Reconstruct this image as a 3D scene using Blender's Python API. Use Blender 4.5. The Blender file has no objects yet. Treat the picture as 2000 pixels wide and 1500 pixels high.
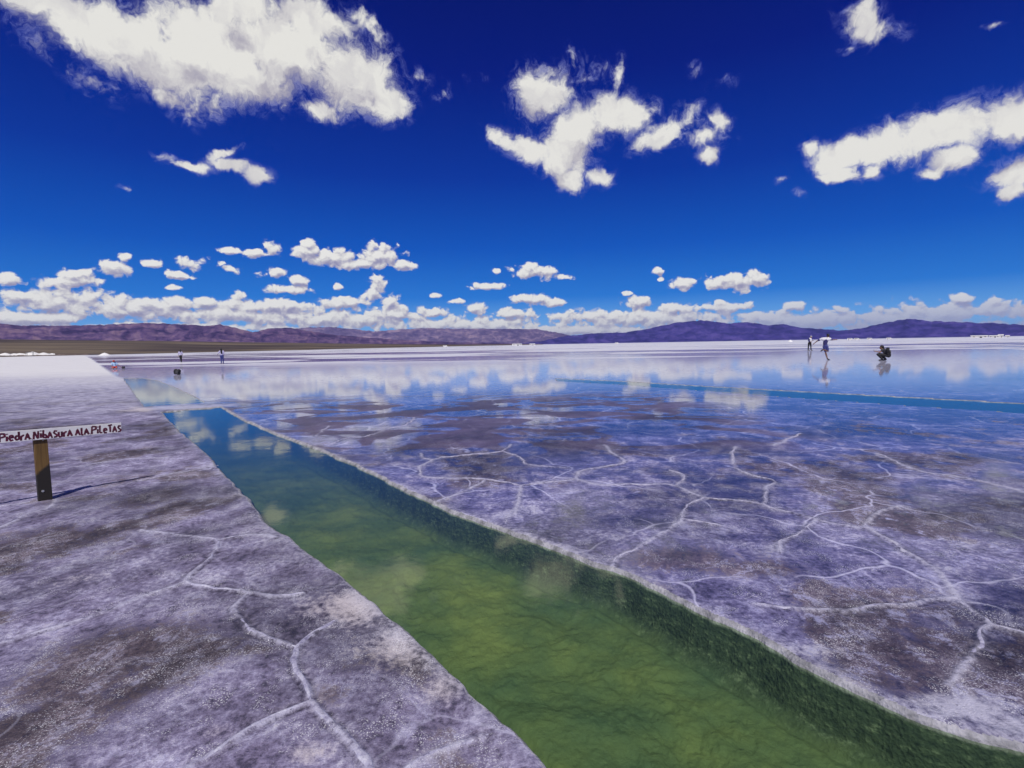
import bpy, bmesh, math, random
import numpy as np
from mathutils import Vector, Matrix, Euler
R = math.radians
random.seed(7); rng = np.random.default_rng(7)
sc = bpy.context.scene
C = sc.collection

# ------------------------------------------------------------------ camera
F, CAMH, PITCH, ROLL = 1035.0, 1.45, 4.23, -1.0
cam = bpy.data.cameras.new('camera'); camo = bpy.data.objects.new('camera', cam); C.objects.link(camo)
cam.sensor_width = 36.0; cam.lens = 36.0 * F / 2000.0
cam.clip_start = 0.05; cam.clip_end = 300000
RM = Matrix.Rotation(R(90 - PITCH), 3, 'X') @ Matrix.Rotation(R(ROLL), 3, 'Z')
camo.matrix_world = Matrix.Translation((0, 0, CAMH)) @ RM.to_4x4()
sc.camera = camo

def ray(px, py):
    return RM @ Vector(((px - 1000) / F, (750 - py) / F, -1.0))
def gnd(px, py, z=0.0):            # photo pixel -> point on the level salt
    d = ray(px, py); t = (z - CAMH) / d.z
    return Vector((d.x * t, d.y * t, z))
def at_depth(px, py, y):           # photo pixel -> point at a distance along the view axis
    d = ray(px, py); t = y / d.y
    return Vector((d.x * t, y, CAMH + d.z * t))
def azel(px, py):
    d = ray(px, py).normalized()
    return math.degrees(math.atan2(d.x, d.y)), math.degrees(math.asin(d.z))

# ------------------------------------------------------------------ render settings
sc.view_settings.view_transform = 'Standard'; sc.view_settings.look = 'None'
sc.view_settings.exposure = 0.0; sc.view_settings.gamma = 1.0; sc.view_settings.use_curve_mapping = False
sc.render.engine = 'CYCLES'
cy = sc.cycles
cy.use_denoising = True
try: cy.denoiser = 'OPENIMAGEDENOISE'
except Exception: pass
cy.max_bounces = 6; cy.diffuse_bounces = 2; cy.glossy_bounces = 3; cy.transmission_bounces = 4
cy.transparent_max_bounces = 8; cy.volume_bounces = 0
cy.use_adaptive_sampling = True; cy.adaptive_threshold = 0.02
cy.caustics_reflective = False; cy.caustics_refractive = False

# ------------------------------------------------------------------ sun
SUN_EL, SUN_AZ = 55.0, -178.0      # azimuth measured from +Y towards +X: high behind the camera
sl = bpy.data.lights.new('sun', 'SUN'); sl.energy = 3.6; sl.angle = R(0.53); sl.color = (1.0, 0.955, 0.88)
slo = bpy.data.objects.new('sun', sl); C.objects.link(slo)
sd = Vector((math.sin(R(SUN_AZ)) * math.cos(R(SUN_EL)), math.cos(R(SUN_AZ)) * math.cos(R(SUN_EL)), math.sin(R(SUN_EL))))
slo.rotation_euler = sd.to_track_quat('Z', 'Y').to_euler()
slo.location = sd * 200

# ------------------------------------------------------------------ node helper
class NT:
    def __init__(s, tree): s.t = tree; s.n = tree.nodes; s.l = tree.links
    def add(s, typ, **kw):
        n = s.n.new(typ)
        for k, v in kw.items(): setattr(n, k, v)
        return n
    def put(s, sock, v):
        if v is None: return
        if isinstance(v, bpy.types.NodeSocket): s.l.new(v, sock)
        else:
            if isinstance(v, (tuple, list)) and sock.type == 'RGBA' and len(v) == 3: v = (*v, 1.0)
            sock.default_value = v
    def m(s, op, a, b=None, c=None, clamp=False):
        n = s.add('ShaderNodeMath', operation=op, use_clamp=clamp)
        for i, v in enumerate((a, b, c)): s.put(n.inputs[i], v)
        return n.outputs[0]
    def v(s, op, a, b=None, out=0):
        n = s.add('ShaderNodeVectorMath', operation=op)
        s.put(n.inputs[0], a); 
        if b is not None: s.put(n.inputs[1], b)
        return n.outputs[out]
    def scale(s, a, f):
        n = s.add('ShaderNodeVectorMath', operation='SCALE'); s.put(n.inputs[0], a); s.put(n.inputs['Scale'], f); return n.outputs[0]
    def mapr(s, x, a, b, c=0.0, d=1.0, smooth=True):
        n = s.add('ShaderNodeMapRange', interpolation_type='SMOOTHSTEP' if smooth else 'LINEAR')
        for i, v in enumerate((x, a, b, c, d)): s.put(n.inputs[i], v)
        return n.outputs[0]
    def noise(s, vec, scale, detail=4, rough=0.5, lac=2.0, dist=0.0, dim='2D', typ='FBM', norm=True, col=False):
        n = s.add('ShaderNodeTexNoise', noise_dimensions=dim, noise_type=typ, normalize=norm)
        s.put(n.inputs['Vector'], vec); s.put(n.inputs['Scale'], scale); s.put(n.inputs['Detail'], detail)
        s.put(n.inputs['Roughness'], rough); s.put(n.inputs['Lacunarity'], lac); s.put(n.inputs['Distortion'], dist)
        return n.outputs['Color' if col else 0]
    def voro(s, vec, scale, feature='F1', detail=0, rough=0.5, rand=1.0, smooth=0.3, out=0):
        n = s.add('ShaderNodeTexVoronoi', feature=feature, voronoi_dimensions='2D')
        s.put(n.inputs['Vector'], vec); s.put(n.inputs['Scale'], scale); s.put(n.inputs['Randomness'], rand)
        if 'Detail' in n.inputs: s.put(n.inputs['Detail'], detail); s.put(n.inputs['Roughness'], rough)
        if feature == 'SMOOTH_F1': s.put(n.inputs['Smoothness'], smooth)
        return n.outputs[out]
    def mix(s, f, a, b, typ='MIX'):
        n = s.add('ShaderNodeMix', data_type='RGBA', blend_type=typ, clamp_factor=True)
        s.put(n.inputs[0], f); s.put(n.inputs[6], a); s.put(n.inputs[7], b)
        return n.outputs[2]
    def ramp(s, f, stops, interp='LINEAR'):
        n = s.add('ShaderNodeValToRGB'); cr = n.color_ramp; cr.interpolation = interp
        while len(cr.elements) < len(stops): cr.elements.new(0.5)
        for e, (p, c) in zip(cr.elements, stops): e.position = p; e.color = (*c, 1.0)
        s.put(n.inputs[0], f); return n.outputs[0]
    def attr(s, name):
        return s.add('ShaderNodeAttribute', attribute_name=name).outputs['Fac']
    def mapping(s, vec, loc=(0, 0, 0), rot=(0, 0, 0), scl=(1, 1, 1), typ='POINT'):
        n = s.add('ShaderNodeMapping', vector_type=typ); s.put(n.inputs[0], vec)
        n.inputs[1].default_value = loc; n.inputs[2].default_value = rot; n.inputs[3].default_value = scl
        return n.outputs[0]

# ------------------------------------------------------------------ world: Nishita sky + procedural cumulus
world = bpy.data.worlds.new('World'); sc.world = world; world.use_nodes = True
W = NT(world.node_tree); W.n.clear()
try:
    world.cycles.sampling_method = 'MANUAL'; world.cycles.sample_map_resolution = 256
except Exception: pass
tc = W.add('ShaderNodeTexCoord').outputs['Generated']
dirn = W.v('NORMALIZE', tc)
sky = W.add('ShaderNodeTexSky', sky_type='NISHITA'); sky.sun_disc = False
sky.sun_elevation = R(SUN_EL); sky.sun_rotation = R(SUN_AZ); sky.altitude = 3400; sky.air_density = 1.0; sky.dust_density = 0.3; sky.ozone_density = 3.0
sep = W.add('ShaderNodeSeparateXYZ'); W.l.new(dirn, sep.inputs[0])
az = W.m('MULTIPLY', W.m('ARCTAN2', sep.outputs[0], sep.outputs[1]), 57.29578)
el = W.m('MULTIPLY', W.m('ARCSINE', sep.outputs[2]), 57.29578)
cmb = W.add('ShaderNodeCombineXYZ'); W.l.new(az, cmb.inputs[0]); W.l.new(el, cmb.inputs[1])
ae = cmb.outputs[0]
# the camera's vivid grading of the high-altitude sky: a curve over elevation, the same all round
SKYRAMP = [(0.0, (0.26, 0.48, 0.72)), (0.035, (0.13, 0.37, 0.71)), (0.10, (0.014, 0.170, 0.59)), (0.20, (0.002, 0.092, 0.50)),
           (0.34, (0.0005, 0.040, 0.37)), (0.52, (0.0003, 0.014, 0.25)), (0.72, (0.0003, 0.0068, 0.165)), (1.0, (0.0003, 0.0055, 0.14))]
grade = W.ramp(W.m('DIVIDE', el, 50.0, clamp=True), SKYRAMP)
lum = W.add('ShaderNodeRGBToBW'); W.l.new(sky.outputs[0], lum.inputs[0])
# keep a little of the Nishita brightness variation around the sun
gain = W.m('MULTIPLY', W.m('POWER', W.m('DIVIDE', lum.outputs[0], 3.0), 0.25), 10.0)
skycol = W.scale(grade, gain)

def blob_field(vec, blobs, soft=False):
    q = None; vi = vec
    for k, (bx, by, rx, ry, rot, bias) in enumerate(blobs):
        a0, e0 = azel(bx, by)
        c, s_ = math.cos(R(rot)), math.sin(R(rot))
        a1, e1 = azel(bx + c * rx * .3, by + s_ * rx * .3); a2, e2 = azel(bx - s_ * ry * .3, by + c * ry * .3)
        J = np.array([[a1 - a0, a2 - a0], [e1 - e0, e2 - e0]]) / .3
        U, S, _ = np.linalg.svd(J)
        ang = math.atan2(U[1, 0], U[0, 0])
        if k % 8 == 7:               # ties the blobs together, so the nodes are evaluated in turn
            nv = W.add('ShaderNodeVectorMath', operation='MULTIPLY_ADD'); W.l.new(q, nv.inputs[0]); nv.inputs[1].default_value = (1e-6, 1e-6, 0); W.l.new(vec, nv.inputs[2]); vi = nv.outputs[0]
        mp = W.mapping(vi, (a0, e0, -(bias if bias < .2 else min(.95, bias * 1.7) if soft else bias)), (0, 0, ang), (float(S[0]), float(S[1]), 1), 'TEXTURE')
        ln = W.v('LENGTH', mp, out=1)
        if q is None: q = ln
        else:
            n = W.add('ShaderNodeMath', operation='SMOOTH_MIN'); W.l.new(q, n.inputs[0]); W.l.new(ln, n.inputs[1]); n.inputs[2].default_value = 0.12
            q = n.outputs[0]
    return W.m('SUBTRACT', 1.0, q)

UP = [(60, -10, 150, 60, 22, 0), (200, 62, 190, 82, 22, 0), (390, 85, 210, 98, 8, 0), (560, 95, 190, 98, 12, 0), (690, 150, 120, 85, 28, 0),
      (755, 200, 62, 44, 20, 0), (330, 140, 140, 66, 26, 0), (480, 150, 150, 66, 10, 0), (600, 40, 120, 60, 20, .05), (470, 20, 90, 40, 0, .1),
      (400, 205, 60, 45, -30, .35), (150, 130, 130, 36, 38, .38), (830, 140, 45, 32, 50, .5), (720, 60, 120, 40, 38, .45), (620, 215, 110, 28, 8, .35),
      (330, 185, 60, 30, 20, .4), (925, 155, 34, 28, 0, .55), (862, 178, 30, 18, -40, .5),
      (370, 322, 52, 15, 15, .14), (450, 325, 62, 17, 12, .12), (505, 343, 34, 21, 5, .02), (325, 305, 34, 13, 20, .3), (430, 303, 42, 14, -20, .38),
      (1060, 185, 64, 62, 0, 0), (1040, 165, 45, 35, 0, .05), (1130, 250, 78, 58, -40, .02), (1100, 300, 70, 55, 20, 0), (1112, 350, 38, 36, 0, .06),
      (1035, 292, 68, 32, 18, .15), (985, 270, 48, 22, 20, .25), (1195, 220, 82, 46, 0, .12), (1245, 222, 44, 40, 0, .28), (1172, 346, 36, 22, 0, .16),
      (1290, 262, 70, 38, -20, .3), (1370, 250, 62, 50, 0, .26), (1402, 230, 27, 30, 0, .14), (1388, 302, 26, 32, 20, .28), (1110, 110, 14, 38, 0, .52),
      (1150, 140, 44, 44, 0, .52), (1205, 150, 18, 44, 10, .42), (1358, 128, 22, 20, 40, .52), (1410, 165, 34, 22, -30, .5),
      (1692, 50, 62, 52, 10, .22), (1730, 55, 54, 32, 0, .38), (1658, 95, 28, 16, 0, .4), (1690, 8, 20, 26, 0, .4), (1945, 45, 36, 12, -20, .6),
      (1640, 308, 64, 42, -10, .14), (1720, 288, 112, 48, -14, .02), (1850, 256, 150, 56, -16, 0), (1985, 228, 120, 62, -15, 0), (1645, 342, 52, 22, 0, .1),
      (1700, 338, 27, 20, 0, .12), (1820, 335, 37, 16, 0, .2), (1860, 310, 60, 30, -10, .12), (1988, 338, 82, 45, -10, .05), (1975, 378, 42, 20, 0, .15),
      (1590, 290, 34, 24, 0, .36), (1560, 380, 26, 12, 0, .53), (1525, 355, 20, 10, 0, .55), (2150, 240, 150, 90, -15, 0), (240, 372, 26, 12, 15, .58)]
LO = [(445, 488, 30, 10, 8, .1), (500, 494, 34, 11, 0, .08), (532, 485, 28, 17, 10, .04), (602, 490, 46, 24, 0, 0), (650, 505, 70, 22, 0, 0), (740, 500, 60, 30, 8, 0),
      (785, 517, 38, 15, 5, 0), (690, 515, 95, 15, 0, .05), (600, 478, 26, 15, 0, .05),
      (222, 525, 43, 22, 0, 0), (246, 503, 19, 11, 0, .04), (300, 515, 29, 12, 10, .12), (345, 536, 36, 12, 10, .08), (375, 515, 42, 20, 0, .15), (450, 525, 32, 12, 15, .15),
      (140, 550, 88, 17, 0, .04), (15, 545, 36, 18, 0, 0), (60, 578, 74, 15, 0, .04), (140, 535, 60, 14, 0, .25), (530, 532, 34, 13, 0, .04), (582, 547, 26, 15, 0, 0), (565, 567, 54, 14, 0, 0),
      (735, 554, 26, 22, 0, 0), (730, 572, 28, 18, 0, 0), (762, 588, 26, 16, 0, 0), (470, 578, 24, 12, 0, .08), (662, 560, 13, 9, 0, .15), (335, 562, 24, 7, 0, .25),
      (1045, 531, 62, 18, 0, 0), (1035, 520, 26, 14, 0, 0), (1100, 540, 27, 9, 0, .04), (970, 529, 11, 7, 0, .12), (952, 559, 42, 9, 0, .12), (1040, 585, 62, 14, 0, .02), (1080, 590, 32, 13, 0, .03),
      (933, 602, 27, 15, 0, 0), (890, 588, 22, 8, 0, .16), (848, 577, 17, 7, 0, .2), (1286, 530, 17, 10, 0, .02), (1332, 554, 30, 17, 0, .08), (1290, 546, 8, 5, 0, .05), (1436, 552, 64, 24, 0, 0),
      (1478, 545, 28, 24, 0, 0), (1400, 556, 32, 17, 0, 0), (1552, 599, 30, 13, 0, 0), (1246, 592, 37, 19, 0, 0), (1226, 573, 12, 7, 0, .05), (1880, 584, 36, 14, 0, .1), (1640, 605, 28, 10, 0, .1),
      (1420, 600, 60, 16, 0, .12), (1320, 603, 60, 14, 0, .12), (400, 590, 50, 14, 0, .06), (670, 590, 60, 14, 0, .05), (560, 595, 80, 16, 0, .05), (850, 612, 40, 13, 0, .05), (1000, 612, 60, 14, 0, .08),
      (100, 588, 180, 34, 0, .16), (330, 596, 130, 22, 0, .12), (520, 600, 160, 24, 0, .08), (760, 612, 120, 20, 0, .06), (60, 622, 220, 20, 0, .18), (240, 602, 190, 32, 0, .12), (1740, 625, 150, 26, 0, .05), (470, 615, 240, 24, 0, .1), (650, 624, 260, 24, 0, .04), (920, 634, 260, 20, 0, .06), (1250, 622, 260, 26, 0, .06),
      (1560, 625, 270, 26, 0, .12), (1850, 610, 240, 30, 0, .1), (1820, 636, 320, 22, 0, .05), (2200, 610, 260, 40, 0, .08), (-220, 600, 240, 40, 0, .1), (350, 640, 420, 14, 0, .04), (1100, 645, 420, 14, 0, 0)]

def blob_ae(bl):                   # centre and reach of a blob in degrees
    a0, e0 = azel(bl[0], bl[1]); k = 57.3 / F * 1.15
    rr = max(bl[2], bl[3]) * k * 1.75
    return a0, e0, rr / max(.5, math.cos(R(e0))), (abs(math.sin(R(bl[4]))) * bl[2] + bl[3]) * k * 1.75 + .3
def pick(blobs, a0, a1, e0, e1):
    out = []
    for bl in blobs:
        ca, ce, ra, re = blob_ae(bl)
        if ca + ra > a0 and ca - ra < a1 and ce + re > e0 and ce - re < e1: out.append(bl)
    return out
def upper(col, blobs, generic=False):
    """wind-torn cumulus over a sky colour"""
    w1 = W.noise(ae, 0.25, 4, 0.6, col=True)
    aew = W.v('ADD', ae, W.scale(W.v('SUBTRACT', w1, (0.5, 0.5, 0.5)), 4.0))
    nU = W.noise(aew, 0.42, 7, 0.66)
    sA = W.noise(aew, 0.20, 3, 0.5); sB = W.noise(W.v('ADD', aew, (0.6, -1.6, 0)), 0.20, 3, 0.5)
    if generic:
        nG = W.noise(dirn, 2.6, 7, 0.55, dim='3D')
        dU = W.m('MULTIPLY', W.m('SUBTRACT', nG, 0.565), 5.0)
    else:
        aeb = W.v('ADD', ae, W.scale(W.v('SUBTRACT', w1, (0.5, 0.5, 0.5)), 1.9))
        dU = W.m('ADD', blob_field(aeb, blobs, True), W.m('MULTIPLY', W.m('SUBTRACT', nU, 0.465), 1.0))
    fib = W.noise(W.v('ADD', aew, (7.3, 2.1, 0)), 0.8, 5, 0.7)
    core = W.mapr(dU, 0.04, 0.56)
    fringe = W.m('MULTIPLY', W.mapr(dU, -0.24, 0.36), W.mapr(fib, 0.42, 0.70))
    aU = W.m('MAXIMUM', core, W.m('MULTIPLY', fringe, 0.70))
    if blobs:
        dV = W.m('ADD', blob_field(W.v('ADD', aeb, (0.5, 2.4, 0)), blobs, True), W.m('MULTIPLY', W.m('SUBTRACT', sB, 0.5), 0.6))
        base = W.mapr(W.m('SUBTRACT', dV, dU), -0.30, 0.42, 1.0, 0.0)
    else: base = W.mapr(dU, 0.3, 1.2, 1.0, 0.4)
    shU = W.m('ADD', W.m('MULTIPLY', base, .5), W.m('ADD', W.mapr(W.m('SUBTRACT', sB, sA), -0.28, 0.28, .50, .0), W.m('MULTIPLY', W.m('SUBTRACT', nU, .5), .55)))
    colU = W.ramp(shU, [(.12, (0.46, 0.44, 0.50)), (.45, (0.63, 0.615, 0.625)), (.8, (0.80, 0.79, 0.75))])
    colU = W.mix(W.mapr(dU, 0.0, 0.46), (0.20, 0.24, 0.64), colU)
    return W.mix(W.m('MULTIPLY', aU, 0.985), col, W.scale(colU, 10.0))
def low_field(vec, blobs):
    vw = W.v('MULTIPLY', vec, (1.0, 1.2, 1.0))
    wn = W.noise(vw, 0.9, 3, 0.5, col=True)
    vw2 = W.v('ADD', vw, W.scale(W.v('SUBTRACT', wn, (0.5, 0.5, 0.5)), 1.0))
    puff = W.voro(vw2, 0.66, 'F1', 1.5, 0.5, 1.0)
    nn = W.noise(vw2, 1.3, 4, 0.6)
    t = W.m('ADD', W.m('MULTIPLY', W.m('SUBTRACT', 0.47, puff), 0.66), W.m('MULTIPLY', W.m('SUBTRACT', nn, 0.5), 0.80))
    if blobs is None:
        return W.m('ADD', W.m('ADD', t, W.m('MULTIPLY', W.m('SUBTRACT', W.noise(vec, .25, 4, .6), 0.5), 3.0)), W.mapr(el, 0.5, 9, 0.45, -1.0))
    return W.m('ADD', blob_field(vec, blobs), t)
def lower(col, blobs):
    """crisp distant cumulus over a sky colour"""
    dL = low_field(ae, blobs); dLs = low_field(W.v('ADD', ae, (-0.16, 0.40, 0)), blobs)
    aL = W.mapr(dL, -0.04, 0.30)
    relief = W.mapr(W.m('SUBTRACT', dL, dLs), -0.50, 0.40, smooth=False)
    colL = W.ramp(relief, [(0.05, (0.33, 0.32, 0.46)), (0.40, (0.50, 0.485, 0.57)), (0.62, (0.70, 0.685, 0.68)), (0.9, (0.86, 0.85, 0.81))])
    colL = W.mix(W.mapr(dL, 0.0, 0.25), (0.42, 0.44, 0.66), colL)
    haze_r = W.m('MULTIPLY', W.mapr(el, 0.5, 5.0, 0.8, 0.0), W.mapr(az, 10, 32))
    colL = W.mix(haze_r, colL, (0.30, 0.36, 0.60))
    colL = W.mix(W.mapr(el, 0.6, 3.2, 0.45, 0.0), colL, (0.60, 0.64, 0.70))
    return W.mix(W.m('MULTIPLY', aL, 0.96), col, W.scale(colL, 10.0))
def bgnode(col):
    b_ = W.add('ShaderNodeBackground'); W.l.new(col, b_.inputs[0]); b_.inputs[1].default_value = 0.1
    return b_.outputs[0]
def choose(cond_gt, edge, below, above):
    mx_ = W.add('ShaderNodeMixShader'); W.l.new(W.m('GREATER_THAN', cond_gt, edge), mx_.inputs[0])
    W.l.new(below, mx_.inputs[1]); W.l.new(above, mx_.inputs[2]); return mx_.outputs[0]
def tree(cells, val, edges):       # binary selection, so only one patch of sky is evaluated per ray
    if len(cells) == 1: return cells[0]
    k = len(cells) // 2
    return choose(val, edges[k - 1], tree(cells[:k], val, edges[:k - 1]), tree(cells[k:], val, edges[k:]))
WT = W
def cell(name, fn):                # one patch of sky as a node group
    global W, ae, az, el, dirn, skycol
    keep = (W, ae, az, el, dirn, skycol)
    g = bpy.data.node_groups.new(name, 'ShaderNodeTree')
    for nm, ty in (('sky', 'NodeSocketColor'), ('azel', 'NodeSocketVector'), ('az', 'NodeSocketFloat'), ('el', 'NodeSocketFloat'), ('dir', 'NodeSocketVector')):
        g.interface.new_socket(nm, in_out='INPUT', socket_type=ty)
    g.interface.new_socket('Shader', in_out='OUTPUT', socket_type='NodeSocketShader')
    W = NT(g); gi = W.add('NodeGroupInput'); go = W.add('NodeGroupOutput')
    skycol, ae, az, el, dirn = gi.outputs[0], gi.outputs[1], gi.outputs[2], gi.outputs[3], gi.outputs[4]
    W.l.new(bgnode(fn(skycol)), go.inputs[0])
    W, ae, az, el, dirn, skycol = keep
    nd = W.add('ShaderNodeGroup'); nd.node_tree = g
    for i_, v_ in enumerate((skycol, ae, az, el, dirn)): W.l.new(v_, nd.inputs[i_])
    return nd.outputs[0]
def row(blobs, fn, edges, e0, e1, nm):
    cells = []
    for a0, a1 in zip(edges[:-1], edges[1:]):
        bl = pick(blobs, a0, a1, e0, e1)
        cells.append(cell(nm, (lambda c_: fn(c_, bl)) if bl else (lambda c_: c_)))
    return tree(cells, az, edges[1:-1])
clear = cell('clear_sky', lambda c_: c_)
hi_row = row(UP, upper, [-50, -6.5, 21.5, 50], 9.4, 40, 'torn_cumulus')
lo_row2 = row(LO, lower, [-50, -8, 12, 50], 5.6, 13.4, 'fair_cumulus')
lo_row1 = row(LO, lower, [-50, -30, -16, 0, 14, 30, 50], -1.5, 5.6, 'far_cumulus')
gen_hi = cell('broken_cumulus', lambda c_: upper(c_, None, True)); gen_lo = cell('horizon_cumulus', lambda c_: lower(c_, None))
inside_f = choose(el, 5.6, lo_row1, choose(W.m('ADD', el, W.m('MULTIPLY', W.m('GREATER_THAN', az, 21.5), 4.0)), 13.4, lo_row2, hi_row))
ring = choose(W.m('ABSOLUTE', az), 50.0, inside_f, choose(el, 9.0, gen_lo, gen_hi))
full = choose(el, 40.0, choose(el, -1.5, clear, ring), gen_hi)
wo = W.add('ShaderNodeOutputWorld'); W.l.new(full, wo.inputs[0])

# ------------------------------------------------------------------ object helpers
def mat(name):
    m = bpy.data.materials.new(name); m.use_nodes = True
    n = NT(m.node_tree); bs = m.node_tree.nodes['Principled BSDF']
    return m, n, bs
def simple(name, col, rough=0.6, var=0.15, scale=12.0, bump=0.0, metal=0.0):
    m, n, bs = mat(name)
    p = n.add('ShaderNodeTexCoord').outputs['Object']
    nz = n.noise(p, scale, 5, 0.6, dim='3D')
    c = n.mix(n.mapr(nz, 0.3, 0.7), tuple(x * (1 - var) for x in col), tuple(min(1, x * (1 + var)) for x in col))
    n.put(bs.inputs['Base Color'], c); n.put(bs.inputs['Roughness'], rough); n.put(bs.inputs['Metallic'], metal)
    if bump:
        b = n.add('ShaderNodeBump'); b.inputs['Strength'].default_value = bump; b.inputs['Distance'].default_value = 0.01
        n.l.new(nz, b.inputs['Height']); n.l.new(b.outputs[0], bs.inputs['Normal'])
    return m
def link(name, me, m=None, parent=None, smooth=False):
    o = bpy.data.objects.new(name, me); C.objects.link(o)
    if m: me.materials.append(m)
    if parent: o.parent = parent
    if smooth: me.polygons.foreach_set('use_smooth', [True] * len(me.polygons))
    return o
def from_bm(name, bm, m=None, parent=None, smooth=False):
    me = bpy.data.meshes.new(name); bm.normal_update(); bm.to_mesh(me); bm.free()
    return link(name, me, m, parent, smooth)
def from_np(name, co, faces, m=None, parent=None, smooth=True):
    me = bpy.data.meshes.new(name)
    faces = np.asarray(faces, dtype=np.int32); k = faces.shape[1]
    me.vertices.add(len(co)); me.vertices.foreach_set('co', np.asarray(co, dtype=np.float32).ravel())
    me.loops.add(faces.size); me.loops.foreach_set('vertex_index', faces.ravel())
    me.polygons.add(len(faces)); me.polygons.foreach_set('loop_start', np.arange(len(faces), dtype=np.int32) * k)
    me.update(calc_edges=True); me.validate()
    return link(name, me, m, parent, smooth)
def set_attr(o, name, arr):
    a = o.data.attributes.new(name, 'FLOAT', 'POINT'); a.data.foreach_set('value', np.asarray(arr, dtype=np.float32))
def tag(o, label=None, cat=None, group=None, kind=None):
    if label: o['label'] = label
    if cat: o['category'] = cat
    if group: o['group'] = group
    if kind: o['kind'] = kind
    return o
def thing(name, loc, label, cat, rz=0.0, group=None):
    o = bpy.data.objects.new(name, None); C.objects.link(o); o.location = loc; o.rotation_euler = (0, 0, rz); o.empty_display_size = .2
    return tag(o, label, cat, group)

# numpy value noise
_P = rng.random((512, 512))
def vnoise(x, y):
    xi = np.floor(x).astype(np.int64); yi = np.floor(y).astype(np.int64)
    fx = x - xi; fy = y - yi
    fx = fx * fx * (3 - 2 * fx); fy = fy * fy * (3 - 2 * fy)
    a = _P[xi % 512, yi % 512]; b = _P[(xi + 1) % 512, yi % 512]; c = _P[xi % 512, (yi + 1) % 512]; d = _P[(xi + 1) % 512, (yi + 1) % 512]
    return (a * (1 - fx) + b * fx) * (1 - fy) + (c * (1 - fx) + d * fx) * fy
def fbm(x, y, oct=5, gain=0.5, ridged=False):
    s = 0; amp = 1; tot = 0
    for i in range(oct):
        v = vnoise(x + 17.3 * i, y - 9.1 * i)
        if ridged: v = 1 - np.abs(2 * v - 1)
        s = s + amp * v; tot += amp; amp *= gain; x = x * 2.03; y = y * 2.03
    return s / tot
def sstep(x, a, b):
    t = np.clip((x - a) / (b - a), 0, 1); return t * t * (3 - 2 * t)
def seg_dist(X, Y, pts, closed=False):
    d = np.full(X.shape, 1e9)
    n = len(pts)
    for i in range(n if closed else n - 1):
        ax, ay = pts[i][0], pts[i][1]; bx, by = pts[(i + 1) % n][0], pts[(i + 1) % n][1]
        ex, ey = bx - ax, by - ay; L = ex * ex + ey * ey + 1e-12
        t = np.clip(((X - ax) * ex + (Y - ay) * ey) / L, 0, 1)
        d = np.minimum(d, np.hypot(X - ax - t * ex, Y - ay - t * ey))
    return d
def inside(X, Y, pts):
    r = np.zeros(X.shape, bool); n = len(pts)
    for i in range(n):
        ax, ay = pts[i][0], pts[i][1]; bx, by = pts[(i + 1) % n][0], pts[(i + 1) % n][1]
        if ay == by: continue
        c = ((ay > Y) != (by > Y)) & (X < (bx - ax) * (Y - ay) / (by - ay) + ax)
        r ^= c
    return r

# ------------------------------------------------------------------ channel outlines (photo pixels on the level salt)
WATER_Z = -0.017
def poly(pp): return [tuple(gnd(x, y, WATER_Z))[:2] for x, y in pp]
left_edge = [(318, 806), (345, 838), (395, 880), (430, 915), (470, 960), (500, 990), (520, 1020), (560, 1050), (650, 1115), (710, 1165), (780, 1225), (850, 1290), (920, 1350), (985, 1410), (1022, 1450), (1058, 1500), (1130, 1620), (1260, 1900)]
right_edge = [(430, 796), (480, 825), (540, 850), (620, 880), (700, 915), (770, 950), (830, 980), (900, 1010), (970, 1035), (1050, 1065), (1130, 1095), (1200, 1118), (1300, 1165), (1400, 1215), (1500, 1265), (1600, 1320), (1700, 1370), (1800, 1415), (1900, 1448), (2000, 1475), (2300, 1590), (2700, 1800)]
CH1 = poly(left_edge + right_edge[::-1])
CH2 = poly([(243, 740), (256, 758), (270, 778), (284, 795), (340, 791), (398, 787), (372, 773), (340, 758), (305, 744), (275, 739)])
CH3 = poly([(1085, 740), (1200, 745), (1400, 757), (1600, 768), (1800, 779), (2000, 790), (2600, 822), (2600, 848), (2000, 808), (1800, 795), (1600, 781), (1400, 766), (1200, 751), (1090, 745)])
POOLS = [CH1, CH2, CH3]
border = [gnd(165, 694.5)[:2], gnd(178, 700)[:2], gnd(195, 712)[:2], gnd(226, 735)[:2], gnd(245, 741)[:2], gnd(284, 795)[:2], gnd(318, 806)[:2]] + [gnd(x, y)[:2] for x, y in left_edge[1:]]
LEFTPOLY = border + [(-1.0, -5.0), (-900.0, -5.0), (-900.0, 420.0), tuple(gnd(160, 694)[:2])]

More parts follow.
